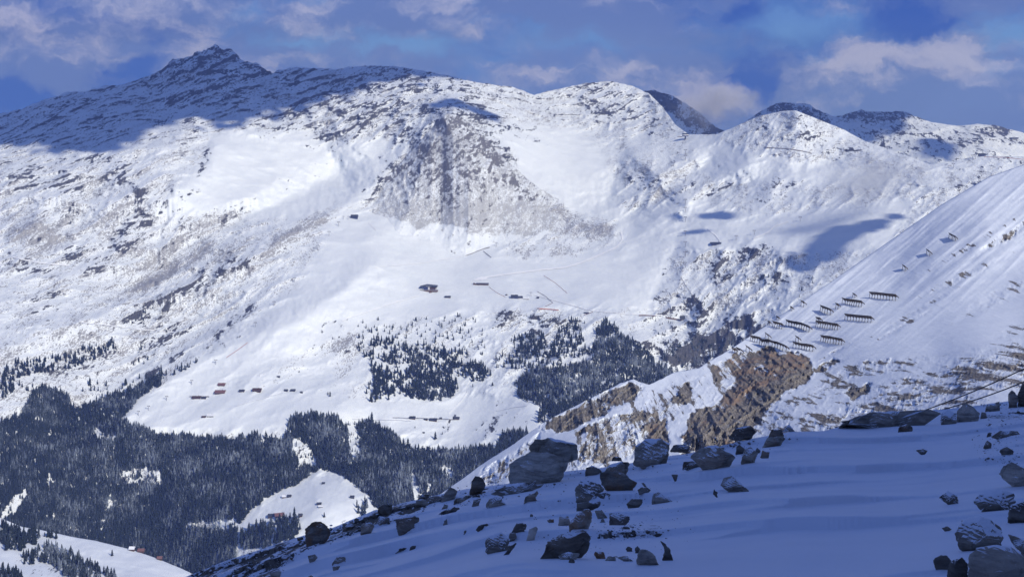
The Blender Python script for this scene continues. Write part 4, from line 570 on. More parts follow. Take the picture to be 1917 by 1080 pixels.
main = [(-150, 780), (0, 792), (40, 780), (55, 745), (80, 728), (100, 730), (130, 745), (132, 770), (175, 757), (200, 742), (235, 735), (262, 722), (305, 700), (300, 722), (262, 745), (245, 768), (226, 786), (250, 798), (262, 800), (300, 818), (330, 818), (440, 824), (470, 815), (495, 822), (530, 825),
        (545, 785), (580, 775), (630, 782), (645, 800), (690, 790), (735, 812), (760, 838), (790, 845), (880, 842), (930, 836), (942, 812), (990, 808), (980, 850), (900, 905), (840, 950), (740, 965), (700, 948), (688, 925), (640, 892), (600, 878), (580, 890), (560, 905), (530, 918), (495, 935), (470, 955), (445, 985), (440, 1060), (345, 1110), (200, 1060), (0, 1010), (-150, 960)]
scatter(main, .18, 19, .30, 'main', holes=holes, seed=1)
scatter(holes[0], .028, 17, .5, 'main', seed=60)
for h_ in holes[1:]: scatter(h_, .012, 16, .4, 'main', seed=61)
scatter([(470, 830), (560, 860), (545, 905), (500, 925), (440, 960), (330, 940), (350, 850)], .04, 19, .55, 'main', holes=holes, seed=15)
scatter([(660, 860), (760, 850), (840, 860), (850, 940), (700, 945)], .03, 19, .65, 'main', holes=holes, seed=16)
scatter([(452, 1000), (470, 990), (520, 975), (560, 962), (562, 1000), (500, 1030), (450, 1030)], .05, 25, .15, 'stand beside the red-roofed barn', seed=2)
scatter([(668, 950), (690, 936), (688, 965), (672, 968)], .03, 25, .25, 'stand beside the red-roofed barn', seed=22)
scatter([(-100, 705), (10, 690), (25, 680), (120, 668), (185, 645), (215, 640), (222, 650), (190, 668), (130, 692), (60, 702), (30, 715), (22, 745), (-100, 760)], .034, 22, .0, 'band of spruces across the far left slope', seed=3)
scatter([(0, 720), (60, 735), (150, 740), (250, 730), (330, 690), (300, 690), (220, 720), (120, 720)], .010, 20, .05, 'loose spruces above the dark gully', seed=4, clump=.5)
scatter([(245, 735), (330, 690), (370, 672), (372, 680), (310, 712), (250, 745)], .03, 17, .05, 'loose spruces above the dark gully', seed=5)
scatter([(240, 670), (260, 650), (290, 655), (280, 680), (250, 690)], .008, 18, .05, 'loose spruces above the dark gully', seed=51)
scatter([(255, 570), (285, 582), (275, 610), (250, 600)], .012, 14, .1, 'few spruces on the rocky rib at left', seed=6)
scatter([(300, 620), (320, 620), (322, 634), (300, 634)], .02, 14, .1, 'few spruces on the rocky rib at left', seed=7)
scatter([(668, 650), (690, 632), (740, 640), (800, 650), (870, 660), (900, 680), (925, 705), (905, 715), (885, 700), (865, 715), (845, 745), (800, 752), (760, 740), (745, 725), (700, 755), (682, 745), (700, 720), (690, 680)], .055, 22, .05, 'spruces of the open wood below the mountain restaurant', seed=8, clump=.42)
scatter([(680, 620), (760, 600), (860, 605), (900, 630), (905, 670), (860, 662), (740, 642), (690, 634)], .008, 13, .05, 'small spruces at the upper edge of the open wood', seed=9, clump=.5)
scatter([(700, 690), (760, 700), (860, 705), (850, 745), (800, 754), (745, 745), (700, 756), (684, 745)], .028, 23, .0, 'spruces of the open wood below the mountain restaurant', seed=40, clump=.36)
scatter([(670, 600), (900, 590), (925, 680), (860, 720), (700, 700), (660, 650)], .007, 17, .0, 'spruces of the open wood below the mountain restaurant', seed=41)
scatter([(770, 680), (800, 670), (850, 700), (845, 745), (790, 752), (760, 735)], .035, 22, .0, 'spruces of the open wood below the mountain restaurant', seed=10)
scatter([(870, 690), (900, 678), (925, 705), (915, 712), (880, 715)], .03, 22, .0, 'spruces of the open wood below the mountain restaurant', seed=11)
scatter([(925, 672), (960, 660), (1010, 655), (1045, 670), (1060, 682), (1010, 690), (965, 694), (930, 690)], .035, 20, .0, 'row of spruces between the two clearings', seed=12)
scatter([(955, 640), (985, 625), (1030, 630), (1062, 605), (1085, 600), (1090, 640), (1115, 655), (1110, 665), (1060, 672), (1000, 668), (960, 660)], .07, 21, .0, 'dark spruces above the long narrow clearing', seed=13, clump=.35)
scatter([(990, 590), (1060, 590), (1100, 600), (1090, 612), (1000, 620)], .006, 13, .0, 'dark spruces above the long narrow clearing', seed=14, clump=.4)
p6 = [(962, 722), (985, 700), (1000, 690), (1040, 692), (1110, 676), (1112, 650), (1120, 615), (1135, 600), (1160, 625), (1200, 650), (1235, 685), (1260, 700), (1250, 730), (1100, 800), (1030, 790), (1030, 772), (990, 752), (966, 738)]
scatter(p6, .16, 19, .34, 'frosted', seed=17, holes=[[(1120, 740), (1130, 725), (1118, 765)]], clump=.15)
scatter([(1010, 762), (1050, 758), (1062, 780), (1020, 800), (1008, 790)], .05, 24, -.1, 'frosted', seed=18)
scatter([(1110, 640), (1130, 610), (1145, 600), (1175, 640), (1240, 700), (1200, 700)], .012, 18, .15, 'frosted', seed=19)
scatter([(1380, 470), (1500, 480), (1540, 540), (1460, 575), (1370, 570), (1330, 520)], .0028, 13, -.1, 'scattered spruces on the bouldery slope right of the lift line', seed=20)
scatter([(1285, 560), (1335, 570), (1330, 620), (1290, 610)], .007, 15, .0, 'spruces on the dark crag below the lift', seed=21)
scatter([(1235, 640), (1300, 630), (1400, 640), (1400, 700), (1235, 710)], .035, 16, .25, 'spruces on the dark crag below the lift', seed=23, clump=.45)
scatter([(1220, 600), (1270, 600), (1270, 625), (1230, 630)], .008, 12, .0, 'spruces on the dark crag below the lift', seed=24)
# the near slope at lower left
g4 = [([(-60, 985), (0, 985), (50, 992), (75, 1003), (72, 1018), (20, 1020), (-60, 1015)], 22, .05, 'spruce clump at the lower left corner above the snowy meadow'), ([(10, 1020), (40, 1008), (48, 1025), (40, 1032), (12, 1030)], 21, .05, 'spruce clump at the lower left corner above the snowy meadow'),
      ([(80, 1000), (107, 1002), (108, 1012), (84, 1012)], 20, .05, 'tight group of spruces on the meadow edge at lower left'), ([(42, 1042), (65, 1038), (68, 1058), (46, 1060)], 20, .2, 'small stand of spruces beside the frosted strip at lower left'),
      ([(66, 1030), (90, 1020), (130, 1030), (150, 1050), (185, 1068), (215, 1080), (220, 1100), (120, 1080), (100, 1060), (70, 1050)], 20, .5, 'frosted spruces of the strip running down the lower left meadow'),
      ([(-60, 1068), (10, 1066), (40, 1078), (40, 1095), (-60, 1095)], 19, .1, 'spruces along the bottom left edge')]
for i, (pl, hm, sn, rg) in enumerate(g4): scatter(pl, .042, hm, sn, rg, S4, seed=30 + i, hs=.12)
lone = [(815, 822, 26, 'lone tall dark spruce on the lower meadow below the row of huts'), (828, 813, 10, 'tiny spruce just right of the lone tall meadow spruce'), (777, 801, 8, 'small dark tree on the lower meadow under the huts'),
        (618, 742, 18, 'lone spruce on the wide snowfield left of the open wood'), (614, 738, 11, 'small spruce touching the lone one on the wide snowfield'), (454, 818, 18, 'single spruce standing just above the forest edge in the big meadow'), (607, 968, 16, 'single small conical spruce on the bright lower clearing'),
        (664, 795, 14, 'spruce standing at the top of the light forest strip'), (62, 735, 20, 'spruce on the snow above the dark gully at far left'), (69, 736, 18, 'second spruce beside it above the dark gully at far left'), (155, 733, 18, 'spruce alone on the snow left of the long dark spur'),
        (170, 732, 22, 'taller spruce alone on the snow left of the long dark spur'), (191, 745, 19, 'spruce alone near the crest of the long dark spur'), (1268, 556, 14, 'dark little tree beside the lift pylons above the crag'), (922, 722, 14, 'small spruce right of the open wood'),
        (885, 724, 12, 'small bushy spruce under the open wood'), (650, 600 + 0, 8, 'tiny bush-like spruce on the smooth snowfield'), (560, 697, 9, 'tiny spruce on the piste above the scattered huts'), (133, 624, 9, 'tiny spruce beside the slope road at far left'), (210, 1040, 14, 'spruce at the lower tip of the frosted strip')]
for a, b, h, lb in lone: trees.append((a, b, S4 if lb.endswith('frosted strip') else S1, h, .05, '!' + lb))
TT = []
for S, idx in ((S1, 0), (S4, 1)):
    sel = [t for t in trees if t[2] is S]
    Dv = S.at([t[0] for t in sel], [t[1] for t in sel]); Pw = W(np.array([t[0] for t in sel]), np.array([t[1] for t in sel]), Dv)
    for t, d, p in zip(sel, Dv, Pw): TT.append((t[3] * F / d * (50 if t[5][0] == '!' else 1) * (0 if (t[5] in ('main', 'frosted')) and rng.random() < .9 else 1) * (1 if 0 < t[0] < 1917 and t[1] < 1085 else 0), t, p))
TT.sort(key=lambda q: -q[0])
ind, rest = TT[:296], TT[296:]
crown_me = {}; tv, tt = trunk_np(); trunk_me = tri_mesh('trunk', tv, tt, None, BARK)
for i, (V, T) in enumerate(variants):
    for j, sn in enumerate((.0, .25, .5)): crown_me[i, j] = tri_mesh('crown', V, T, np.full(len(V), sn), TM)
txt = {'main': 'spruce standing out by its height in the dense valley forest', 'frosted': 'frosted spruce standing out by its height in the steep forest right of the meadow',
       'stand beside the red-roofed barn': 'dark spruce of the stand just below the red-roofed barn', 'band of spruces across the far left slope': 'dark spruce of the rocky tree band across the far left slope',
       'loose spruces above the dark gully': 'dark spruce of the loose group on the snow above the gully', 'few spruces on the rocky rib at left': 'small spruce on the rocky rib at mid left',
       'spruces of the open wood below the mountain restaurant': 'dark spruce of the open wood below the mountain restaurant', 'small spruces at the upper edge of the open wood': 'small spruce at the upper edge of the open wood',
       'row of spruces between the two clearings': 'dark spruce of the row between two snowy clearings', 'dark spruces above the long narrow clearing': 'dark spruce of the group above the long narrow clearing',
       'scattered spruces on the bouldery slope right of the lift line': 'small spruce scattered on the bouldery slope right of the lift line', 'spruces on the dark crag below the lift': 'small spruce clinging to the dark crag below the lift'}
for hp, t, p in ind:
    rg = t[5]; lone_ = rg[0] == '!'
    lb = rg[1:] if lone_ else txt.get(rg) or ('frosted spruce in the strip running down the lower left meadow' if rg.startswith('frosted') else 'dark spruce in the ' + rg.replace('spruces along the', 'row along the').replace('spruce clump', 'clump').replace('tight group of spruces', 'tight group').replace('small stand of spruces', 'small stand'))
    o = root('spruce', (p[0], p[1], p[2] - .3), lb, 'tree', None if lone_ else (rg if rg not in ('main', 'frosted') else 'tall spruces of the forest: ' + rg).replace(': main', ' in the valley').replace(': frosted', ' on the right'))
    h = t[3]; s = h * rng.uniform(.85, 1.2) * (1.25 if lone_ else 1.1); o.scale = (s, s, h); o.rotation_euler = (0, 0, rng.uniform(0, 6))
    for nm, me in (('crown', crown_me[int(rng.integers(6)), int(np.clip(round(t[4] / .25), 0, 2))]), ('trunk', trunk_me)):
        c = bpy.data.objects.new(nm, me); C.objects.link(c); c.parent = o
def merge_trees(lst, name, label):
    AV, AT, AS = [], [], []; off = 0
    n = len(lst); P = np.array([q[2] for q in lst]); H = np.array([q[1][3] for q in lst]); SN = np.array([q[1][4] for q in lst]); vi = rng.integers(0, 6, n)
    for v in range(6):
        k = np.where(vi == v)[0]; V, T = variants[v]; a = rng.uniform(0, 6.28, len(k)); c, s = np.cos(a)[:, None], np.sin(a)[:, None]; h = H[k][:, None]; ws = h * rng.uniform(.85, 1.25, (len(k), 1))
        X = (V[None, :, 0] * c - V[None, :, 1] * s) * ws + P[k, 0:1]; Y = (V[None, :, 0] * s + V[None, :, 1] * c) * ws + P[k, 1:2]; Z = V[None, :, 2] * h + P[k, 2:3] - .3
        AV.append(np.stack([X, Y, Z], -1).reshape(-1, 3)); AT.append((T[None] + (np.arange(len(k)) * len(V))[:, None, None] + off).reshape(-1, 3)); AS.append(np.repeat(SN[k], len(V))); off += len(k) * len(V)
    o = bpy.data.objects.new(name, tri_mesh(name, np.concatenate(AV), np.concatenate(AT), np.concatenate(AS), TM)); C.objects.link(o); tag(o, label, 'forest', kind='stuff'); return o
merge_trees(rest, 'spruce_forest', 'dense dark spruce forest covering the valley sides, dusted with snow')
print('trees', len(TT))

# ------------------------------------------------------------------ tracks and paths pressed into the snow
def ribbon(name, S, pts, wpx, mat, lift=5.0):
    p = []
    for (x0, y0), (x1, y1) in zip(pts[:-1], pts[1:]):
        n = max(1, int(math.hypot(x1 - x0, y1 - y0) / 2))
        for i in range(n): p.append((x0 + (x1 - x0) * i / n, y0 + (y1 - y0) * i / n))
    p.append(pts[-1]); p = np.array(p, float)
    for _ in range(6): p[1:-1] = (p[:-2] + p[2:] + 2 * p[1:-1]) / 4
    p[:, 1] += fbm(p[:, 0] / 30, p[:, 1] / 30, 3, 300) * 1.5
    d = np.gradient(p, axis=0); d /= np.linalg.norm(d, axis=1)[:, None] + 1e-9; nr = np.stack([-d[:, 1], d[:, 0]], 1)
    wv = wpx * (.75 + .9 * np.abs(fbm(np.arange(len(p)) / 9, np.zeros(len(p)), 3, 301)))[:, None]
    rows = [W(q[:, 0], q[:, 1], S.at(q[:, 0], q[:, 1]) - lift) for q in (p - nr * wv / 2, p, p + nr * wv / 2)]
    o = grid_mesh(name, np.stack(rows), {}, mat); return tag(o, kind='structure')
for pts, wd in [([(888, 524), (905, 519), (950, 513), (1010, 505), (1060, 500), (1092, 490), (1120, 478), (1155, 462), (1166, 448), (1163, 434)], 3.2), ([(893, 522), (912, 520)], 6), ([(1325, 428), (1340, 440), (1349, 453)], 2.4), ([(1409, 447), (1440, 433), (1448, 424), (1475, 414)], 2.2),
                ([(1000, 552), (1060, 568), (1110, 582), (1200, 589), (1240, 590)], 1.5), ([(785, 552), (740, 566), (690, 582), (640, 600)], 1.8), ([(690, 416), (705, 432)], 1.5), ([(700, 500), (790, 492), (865, 480)], 1.2),
                ([(150, 602), (250, 615), (330, 622)], 1.4), ([(20, 480), (70, 492), (130, 497)], 2.2), ([(840, 774), (862, 752), (875, 735)], 1.8), ([(440, 760), (480, 748), (530, 735)], 1.2), ([(930, 768), (990, 757)], 1.2), ([(660, 783), (720, 785), (770, 786)], 1.5)]:
    ribbon('ski_track', S1, pts, wd, M['packed'])
for pts, wd in [([(1430, 276), (1460, 277), (1495, 282), (1520, 288)], 1.6), ([(870, 479), (893, 470), (917, 462)], 1.2), ([(905, 470), (920, 482)], 1.0), ([(355, 742), (392, 742)], 1.5), ([(735, 781), (860, 785)], .9), ([(1323, 585), (1300, 560), (1275, 520)], .8)]:
    ribbon('path', S1, pts, wd, M['cut'])

# ------------------------------------------------------------------ safety nets
def net(S, pts, hpx, mat, label, cat='fence', name='safety_fence'):
    b = S.pt(*pts[0]); r = root(name, b, label, cat); V = []; Fc = []; PV = []; PF = []
    p = []
    for (x0, y0), (x1, y1) in zip(pts[:-1], pts[1:]):
        n = max(1, int(math.hypot(x1 - x0, y1 - y0) / 4))
        for i in range(n): p.append((x0 + (x1 - x0) * i / n, y0 + (y1 - y0) * i / n))
    p.append(pts[-1]); i0 = 0
    for k, (x, y) in enumerate(p):
        q = S.pt(x, y, -6) - b; h = .62 * hpx * (q.y + b.y) / F
        for dy in (0, .15): V += [(q.x, q.y + dy, q.z - .5), (q.x, q.y + dy, q.z + h)]
        if k % 2 == 0: PV, PF = [], []; beam(PV, PF, (q.x, q.y - .2, q.z - 1), (q.x, q.y - .2, q.z + h * 1.15), .10, 4); mobj('post', PV, PF, M['brown'], r)
        if k: a = 4 * (k - 1); c = 4 * k; Fc += [(a, c, c + 1, a + 1), (a + 2, a + 3, c + 3, c + 2), (a + 1, c + 1, c + 3, a + 3)]
    mobj('netting', V, Fc, mat, r)
for pts, hp, mt, lb in [([(1018, 516), (1040, 530), (1062, 549)], 1.0, 'net', 'thin orange safety net running diagonally down the piste'), ([(915, 537), (930, 548), (946, 556)], .9, 'net', 'thin orange net between the long shed and the valley huts'), ([(1006, 546), (1020, 554), (1035, 567)], 1.3, 'brown', 'dark snow fence right of the huts bending towards the piste'),
                        ([(1035, 567), (1020, 574)], .9, 'brown', 'short thin fence at the lower end of the dark snow fence'), ([(1005, 578), (1025, 579), (1046, 581)], 2.4, 'net', 'red net wall at the brink above the crags'), ([(1196, 591), (1212, 591), (1226, 592)], 2.4, 'brown', 'brown timber wall left of the lower lift station'),
                        ([(1246, 595), (1262, 598), (1276, 600)], 3.4, 'brown', 'brown timber retaining wall beside the lower lift station'), ([(424, 669), (445, 655), (464, 641)], 1.0, 'net', 'thin orange net line on the smooth snow at mid left'), ([(1842, 294), (1880, 295), (1917, 299)], .9, 'net', 'orange net line along the ridge at the right edge'),
                        ([(1093, 590), (1110, 584)], 1.4, 'brown', 'short brown fence above the steep forest')]:
    net(S1, pts, hp, M[mt], lb)

# ------------------------------------------------------------------ huts and stations
def hut(S, px, py, wpx, hpx, wall, roof, label, cat='hut', name='hut', rz=0.0, depth=.8, group=None, windows=0, sh=.45):
    b = S.pt(px, py); k = b.y / F; wd = wpx * k; h = hpx * k; d = wd * depth; wh = h * (1 - sh) + 1.0
    r = root(name, b, label, cat, group); r.rotation_euler = (0, 0, rz)
    V, Fc = [], []; box(V, Fc, (0, d / 2, wh / 2 - 1.0), (wd * .9, d * .9, wh))
    i = len(V); x = wd * .45; y0 = d * .05; y1 = d * .95; z = wh - 1.0; zr = h - .25
    V += [(-x, y0, z), (-x, y1, z), (-x, d / 2, zr), (x, y0, z), (x, y1, z), (x, d / 2, zr)]; Fc += [(i, i + 2, i + 1), (i + 3, i + 4, i + 5)]
    mobj('wall', V, Fc, M[wall], r)
    V, Fc = [], []; x = wd * .5; e = d * .06; t = max(.25, h * .10); sl = (zr - z) / (d * .45)
    for s in (0, 1):
        ye = -e if s == 0 else d + e; ze = z - sl * (d * .05 + e)
        i = len(V); V += [(-x, ye, ze), (x, ye, ze), (x, d / 2, zr), (-x, d / 2, zr), (-x, ye, ze + t), (x, ye, ze + t), (x, d / 2, zr + t), (-x, d / 2, zr + t)]
        for f in ((0, 1, 2, 3), (4, 7, 6, 5), (0, 4, 5, 1), (1, 5, 6, 2), (2, 6, 7, 3), (3, 7, 4, 0)): Fc.append(tuple(i + q for q in f))
    rf = mobj('roof', V, Fc, M[roof], r)
    V, Fc = [], []; box(V, Fc, (wd * .2, d / 2, zr + t), (max(.8, wd * .06), max(.8, wd * .06), max(1.0, h * .3))); mobj('chimney', V, Fc, M['grey'], rf)
    V, Fc = [], []; box(V, Fc, (-wd * .3, d * .05 - .06, wh * .28 - .4), (wd * .1, .1, wh * .6)); mobj('door', V, Fc, M['dark'], r)
    for w_ in range(max(windows, 1)):
        V, Fc = [], []; box(V, Fc, (-wd * .12 + w_ * wd * .5 / max(windows, 1), d * .05 - .06, wh * .5 - .5), (wd * .09, .1, wh * .3)); mobj('window', V, Fc, M['glass'], r)
    return r
for px_, py_, w_, h_, wl, rf, lb, kw in [
    (963, 559, 13, 6, 'navy', 'dark', 'dark blue lift building with flat dark roof in the middle of the piste', dict(cat='lift station', name='lift_station', windows=3)),
    (974, 560, 9, 5, 'white', 'dark', 'white-walled hut attached right of the dark blue lift building', dict(windows=2)), (985, 561, 11, 3.5, 'grey', 'snow', 'low grey shed right of the white-walled hut', dict(cat='shed', name='shed')), (948, 553, 4, 2, 'wood', 'dark', 'tiny brown cabin left of the dark blue lift building', {}),
    (1007, 559, 5, 3, 'dark', 'dark', 'small dark cabin standing alone right of the piste lift building', {}), (838, 558, 11, 3.4, 'wood', 'dark', 'low brown shed below the mountain restaurant', dict(cat='shed', name='shed')), (1098, 588, 9, 3, 'wood', 'dark', 'brown hut beside the track above the steep forest', {}),
    (663, 410, 13, 7, 'navy', 'dark', 'dark blue top station on the rounded ridge at left', dict(cat='lift station', name='lift_station', windows=3)), (1342, 459, 20, 4.5, 'navy', 'dark', 'long dark blue lift station at the end of the white track', dict(cat='lift station', name='lift_station', windows=5)),
    (1278, 600, 9, 8, 'grey', 'dark', 'lower lift station on the brink above the dark crag', dict(cat='lift station', name='lift_station', windows=2)), (1840, 293, 12, 5, 'navy', 'dark', 'small blue lift station on the ridge near the right edge', dict(cat='lift station', name='lift_station', windows=2)),
    (367, 747, 16, 4.5, 'wood', 'wood', 'long brown farm building, leftmost of the scattered huts', dict(cat='barn', name='barn')), (381, 747, 9, 3.4, 'wood', 'dark', 'small shed right of the long brown farm building', {}), (411, 738, 19, 6, 'wood', 'red', 'large hut with a red roof and white front on the wide snowfield', dict(windows=4)),
    (414, 723, 13, 5, 'wood', 'red', 'red-roofed hut just above the large red-roofed one', dict(windows=2)), (452, 734, 10, 4, 'wood', 'dark', 'small dark hut between the red-roofed huts and the brown chalet', {}), (480, 734, 16, 6, 'wood', 'wood', 'brown chalet right of the small dark hut', dict(windows=3)), (535, 733, 7, 4, 'dark', 'dark', 'left one of three dark huts in a row on the snowfield', {}),
    (548, 733, 9, 4, 'dark', 'dark', 'middle one of three dark huts in a row on the snowfield', {}), (564, 736, 5, 3, 'dark', 'dark', 'right and smallest one of three dark huts in a row', {}), (521, 707, 6, 3, 'dark', 'dark', 'tiny dark cabin on the piste above the three dark huts', {}), (393, 781, 13, 5, 'dark', 'snow', 'dark hut with snowy roof low on the big meadow', dict(windows=2)),
    (381, 782, 8, 3, 'wood', 'wood', 'small shed left of the dark hut low on the big meadow', {}), (772, 785, 11, 5, 'wood', 'dark', 'brown hut at the left end of the row on the lower meadow', {}), (797, 787, 7, 3.5, 'wood', 'dark', 'small hut, second from the left in the lower meadow row', {}), (811, 789, 14, 5, 'wood', 'dark', 'largest hut in the middle of the lower meadow row', dict(windows=3)),
    (825, 785, 5, 3.5, 'dark', 'dark', 'tiny dark hut just right of the largest hut of the meadow row', {}), (855, 786, 10, 5, 'wood', 'dark', 'brown hut at the right end of the row on the lower meadow', {}), (793, 811, 4, 2.5, 'dark', 'dark', 'tiny hay hut alone under the lower meadow row', {}),
    (532, 932, 9, 4.5, 'wood', 'snow', 'left one of two neighbouring hay huts on the bright clearing', {}), (541, 931, 8, 4.5, 'dark', 'dark', 'right one of two neighbouring hay huts on the bright clearing', {}), (597, 945, 9, 4, 'dark', 'dark', 'upper one of two dark hay huts in the middle of the bright clearing', {}), (600, 950, 9, 3.5, 'dark', 'snow', 'lower one of two dark hay huts in the middle of the bright clearing', {}),
    (605, 906, 6, 3.5, 'dark', 'dark', 'small hut at the top of the bright clearing', {}), (508, 969, 14, 6, 'wood', 'dark', 'brown barn left of the long red roof', dict(cat='barn', name='barn')), (525, 968, 20, 6, 'wood', 'red', 'long farm building with a pinkish red roof on the bright clearing', dict(cat='barn', name='barn', rz=.25, windows=4)),
    (562, 968, 8, 6, 'wood', 'dark', 'dark brown hut right of the long red-roofed farm building', {}), (659, 933, 8, 5, 'dark', 'dark', 'dark hut at the right side of the bright clearing', {})]:
    hut(S1, px_, py_, w_ * 1.05, h_, wl, rf, lb, **kw)
for px_, py_, w_, h_, wl, rf, lb in [(246, 1031, 11, 7, 'wood', 'snow', 'hut with a white snowy roof at the crest of the lower left meadow'), (263, 1034, 13, 6, 'wood', 'red', 'reddish chalet right of the white-roofed hut on the lower left meadow'), (298, 1048, 10, 6, 'wood', 'red', 'small reddish chalet farthest right on the lower left meadow')]:
    hut(S4, px_, py_, w_, h_, wl, rf, lb, windows=2)
# mountain restaurant
b = S1.pt(803, 544); k = b.y / F; r = root('mountain_restaurant', b, 'dark-roofed mountain restaurant with blue glass front and wide terrace', 'restaurant')
def part(nm, mat, c, s, rz=0, par=None):
    V, Fc = [], []; box(V, Fc, [q * k for q in c], [q * k for q in s], rz); return mobj(nm, V, Fc, M[mat], par or r)
part('wall', 'wood', (6, 6, 2.8), (16, 9, 6.5)); part('glass_front', 'navy', (-5.5, 5.6, 3), (9, 9.5, 7)); part('white_wall', 'white', (-.2, 1.0, 3.5), (3.2, .6, 5.5)); part('white_wall', 'white', (-9.5, 1.2, 2.2), (1.6, .6, 3.5)); part('white_wall', 'white', (13.2, 1.2, 3), (1.6, .6, 3.5))
V, Fc = [], []
Vr = [(-17, -1, 5.6), (-4, -1, 8.6), (4, -1, 7.9), (16, -1, 6.6), (-17, 12, 6.2), (-4, 12, 9.2), (4, 12, 8.5), (16, 12, 7.2)]; Vr += [(x, y, z + 1.3) for x, y, z in Vr]
Fr = [(0, 1, 5, 4), (1, 2, 6, 5), (2, 3, 7, 6), (8, 12, 13, 9), (9, 13, 14, 10), (10, 14, 15, 11), (0, 8, 9, 1), (1, 9, 10, 2), (2, 10, 11, 3), (3, 11, 15, 7), (0, 4, 12, 8), (4, 5, 13, 12), (5, 6, 14, 13), (6, 7, 15, 14)]
mobj('roof', [(x * k, y * k, z * k) for x, y, z in Vr], Fr, M['dark'], r)
part('terrace', 'brown', (0, -3, .2), (34, 7, 2.2)); part('railing', 'grey', (0, -6.6, 1.8), (34, .3, 1.4)); part('stairs', 'brown', (3, -8, -2.5), (5, 3, 2.5), .5)
r = None
# long curved avalanche-proof shed
b = S1.pt(901, 534); k = b.y / F; r = root('snow_shed', b, 'long low dark building with a curved left end above the restaurant piste', 'shed')
V, Fc = [], []
for i in range(9):
    x = -13.5 + i * 3.2; z = 1.1 + (1.3 if i == 0 else .5 if i == 1 else 0) + (.6 if 3 < i < 7 else 0); box(V, Fc, (x * k, (3 + .02 * i) * k, z * k * .6), (3.19 * k, 6 * k, z * k * 1.9))
mobj('wall', V, Fc, M['wood'], r)
V, Fc = [], []; box(V, Fc, (2 * k, 3 * k, 3.2 * k), (24 * k, 7 * k, .7 * k)); mobj('roof', V, Fc, M['dark'], r)
# gondola top station on its pillar
b = S1.pt(1283, 262); k = b.y / F; r = root('gondola_station', b, 'rounded dark mountain station with a white window band standing on a pillar', 'lift station')
def disc(nm, mat, prof, sx, sy, z0=0):
    V, Fc = [], []; n = 20
    for rr, z in prof:
        for i in range(n):
            a = 2 * math.pi * i / n; V.append((rr * math.copysign(abs(math.cos(a)) ** .6, math.cos(a)) * sx * k, rr * math.copysign(abs(math.sin(a)) ** .6, math.sin(a)) * sy * k, z * k))
    for j in range(len(prof) - 1):
        for i in range(n): Fc.append((j * n + i, j * n + (i + 1) % n, (j + 1) * n + (i + 1) % n, (j + 1) * n + i))
    Fc.append(tuple(range(n))[::-1]); Fc.append(tuple((len(prof) - 1) * n + i for i in range(n))); mobj(nm, V, Fc, M[mat], r)
disc('floor', 'navy', [(.8, 6.4), (1, 7.4), (1, 8.2)], 6.2, 5); disc('window_band', 'white', [(.93, 8.2), (.93, 10.2)], 6.2, 5); disc('roof', 'dark', [(1.05, 10.2), (1.05, 11.2), (.7, 12.2)], 6.2, 5)
for x in (-1.2, 1.2): V, Fc = [], []; beam(V, Fc, (x * k, 0, -3 * k), (x * .4 * k, 0, 6.8 * k), .7 * k); mobj('pillar', V, Fc, M['dark'], r)
V, Fc = [], []; box(V, Fc, (-10 * k, 2 * k, 5.5 * k), (9 * k, 3 * k, 1.0 * k)); mobj('ramp', V, Fc, M['brown'], r)
# far station at the right edge
b = S2.pt(1900, 262); k = b.y / F; r = root('lift_station', b, 'small flat station on the far ridge at the right edge', 'lift station')
V, Fc = [], []; box(V, Fc, (0, 2 * k, 2.2 * k), (12 * k, 6 * k, 2.2 * k)); mobj('wall', V, Fc, M['grey'], r)
V, Fc = [], []; box(V, Fc, (0, 2 * k, 3.7 * k), (14 * k, 8 * k, .8 * k)); mobj('roof', V, Fc, M['dark'], r)
V, Fc = [], []; beam(V, Fc, (-3 * k, 0, -2 * k), (-3 * k, 0, 1.1 * k), .4 * k); mobj('pillar', V, Fc, M['grey'], r)

# ------------------------------------------------------------------ lift pylons
def pylon():
    r = bpy.data.objects.new('lift_pylon', None); C.objects.link(r)
    V, Fc = [], []; beam(V, Fc, (0, 0, -.1), (0, 0, 1), .045); mobj('mast', V, Fc, M['grey'], r)
    V, Fc = [], []; box(V, Fc, (0, 0, .98), (.62, .05, .07)); mobj('crossarm', V, Fc, M['grey'], r)
    for x in (-.28, .28): V, Fc = [], []; box(V, Fc, (x, 0, .88), (.09, .30, .13)); mobj('pulley_train', V, Fc, M['dark'], r)
    return r
proto = pylon(); first = True
lines = [([(1283, 290), (1283, 301), (1283, 338), (1283, 358), (1283, 383), (1283, 398), (1283, 416), (1283, 442), (1283, 462), (1283, 481), (1283, 501), (1282, 544), (1282, 554), (1282, 572), (1281, 584)], 10, 'gondola line', 'straight vertical row of pylons under the gondola station'),
         ([(634, 424), (616, 442), (595, 468), (551, 529), (513, 573), (478, 612), (404, 682), (359, 720), (312, 750), (278, 768), (259, 778)], 9, 'left chairlift', 'chairlift pylons down the ridge at left'),
         ([(1621, 388), (1704, 354), (1785, 315), (1821, 299), (1826, 298), (1498, 415), (1412, 440), (1378, 450)], 9, 'right chairlift', 'chairlift pylons rising to the right ridge'), ([(643, 411), (652, 411)], 6, 'top station', 'small poles beside the left top station'), ([(1025, 705), (994, 555 + 0), (929, 462)], 8, 'single', '')]
ordn = ['topmost', 'second', 'third', 'fourth', 'fifth', 'sixth', 'seventh', 'eighth', 'ninth', 'tenth', 'eleventh', 'twelfth', 'thirteenth', 'fourteenth', 'lowest']
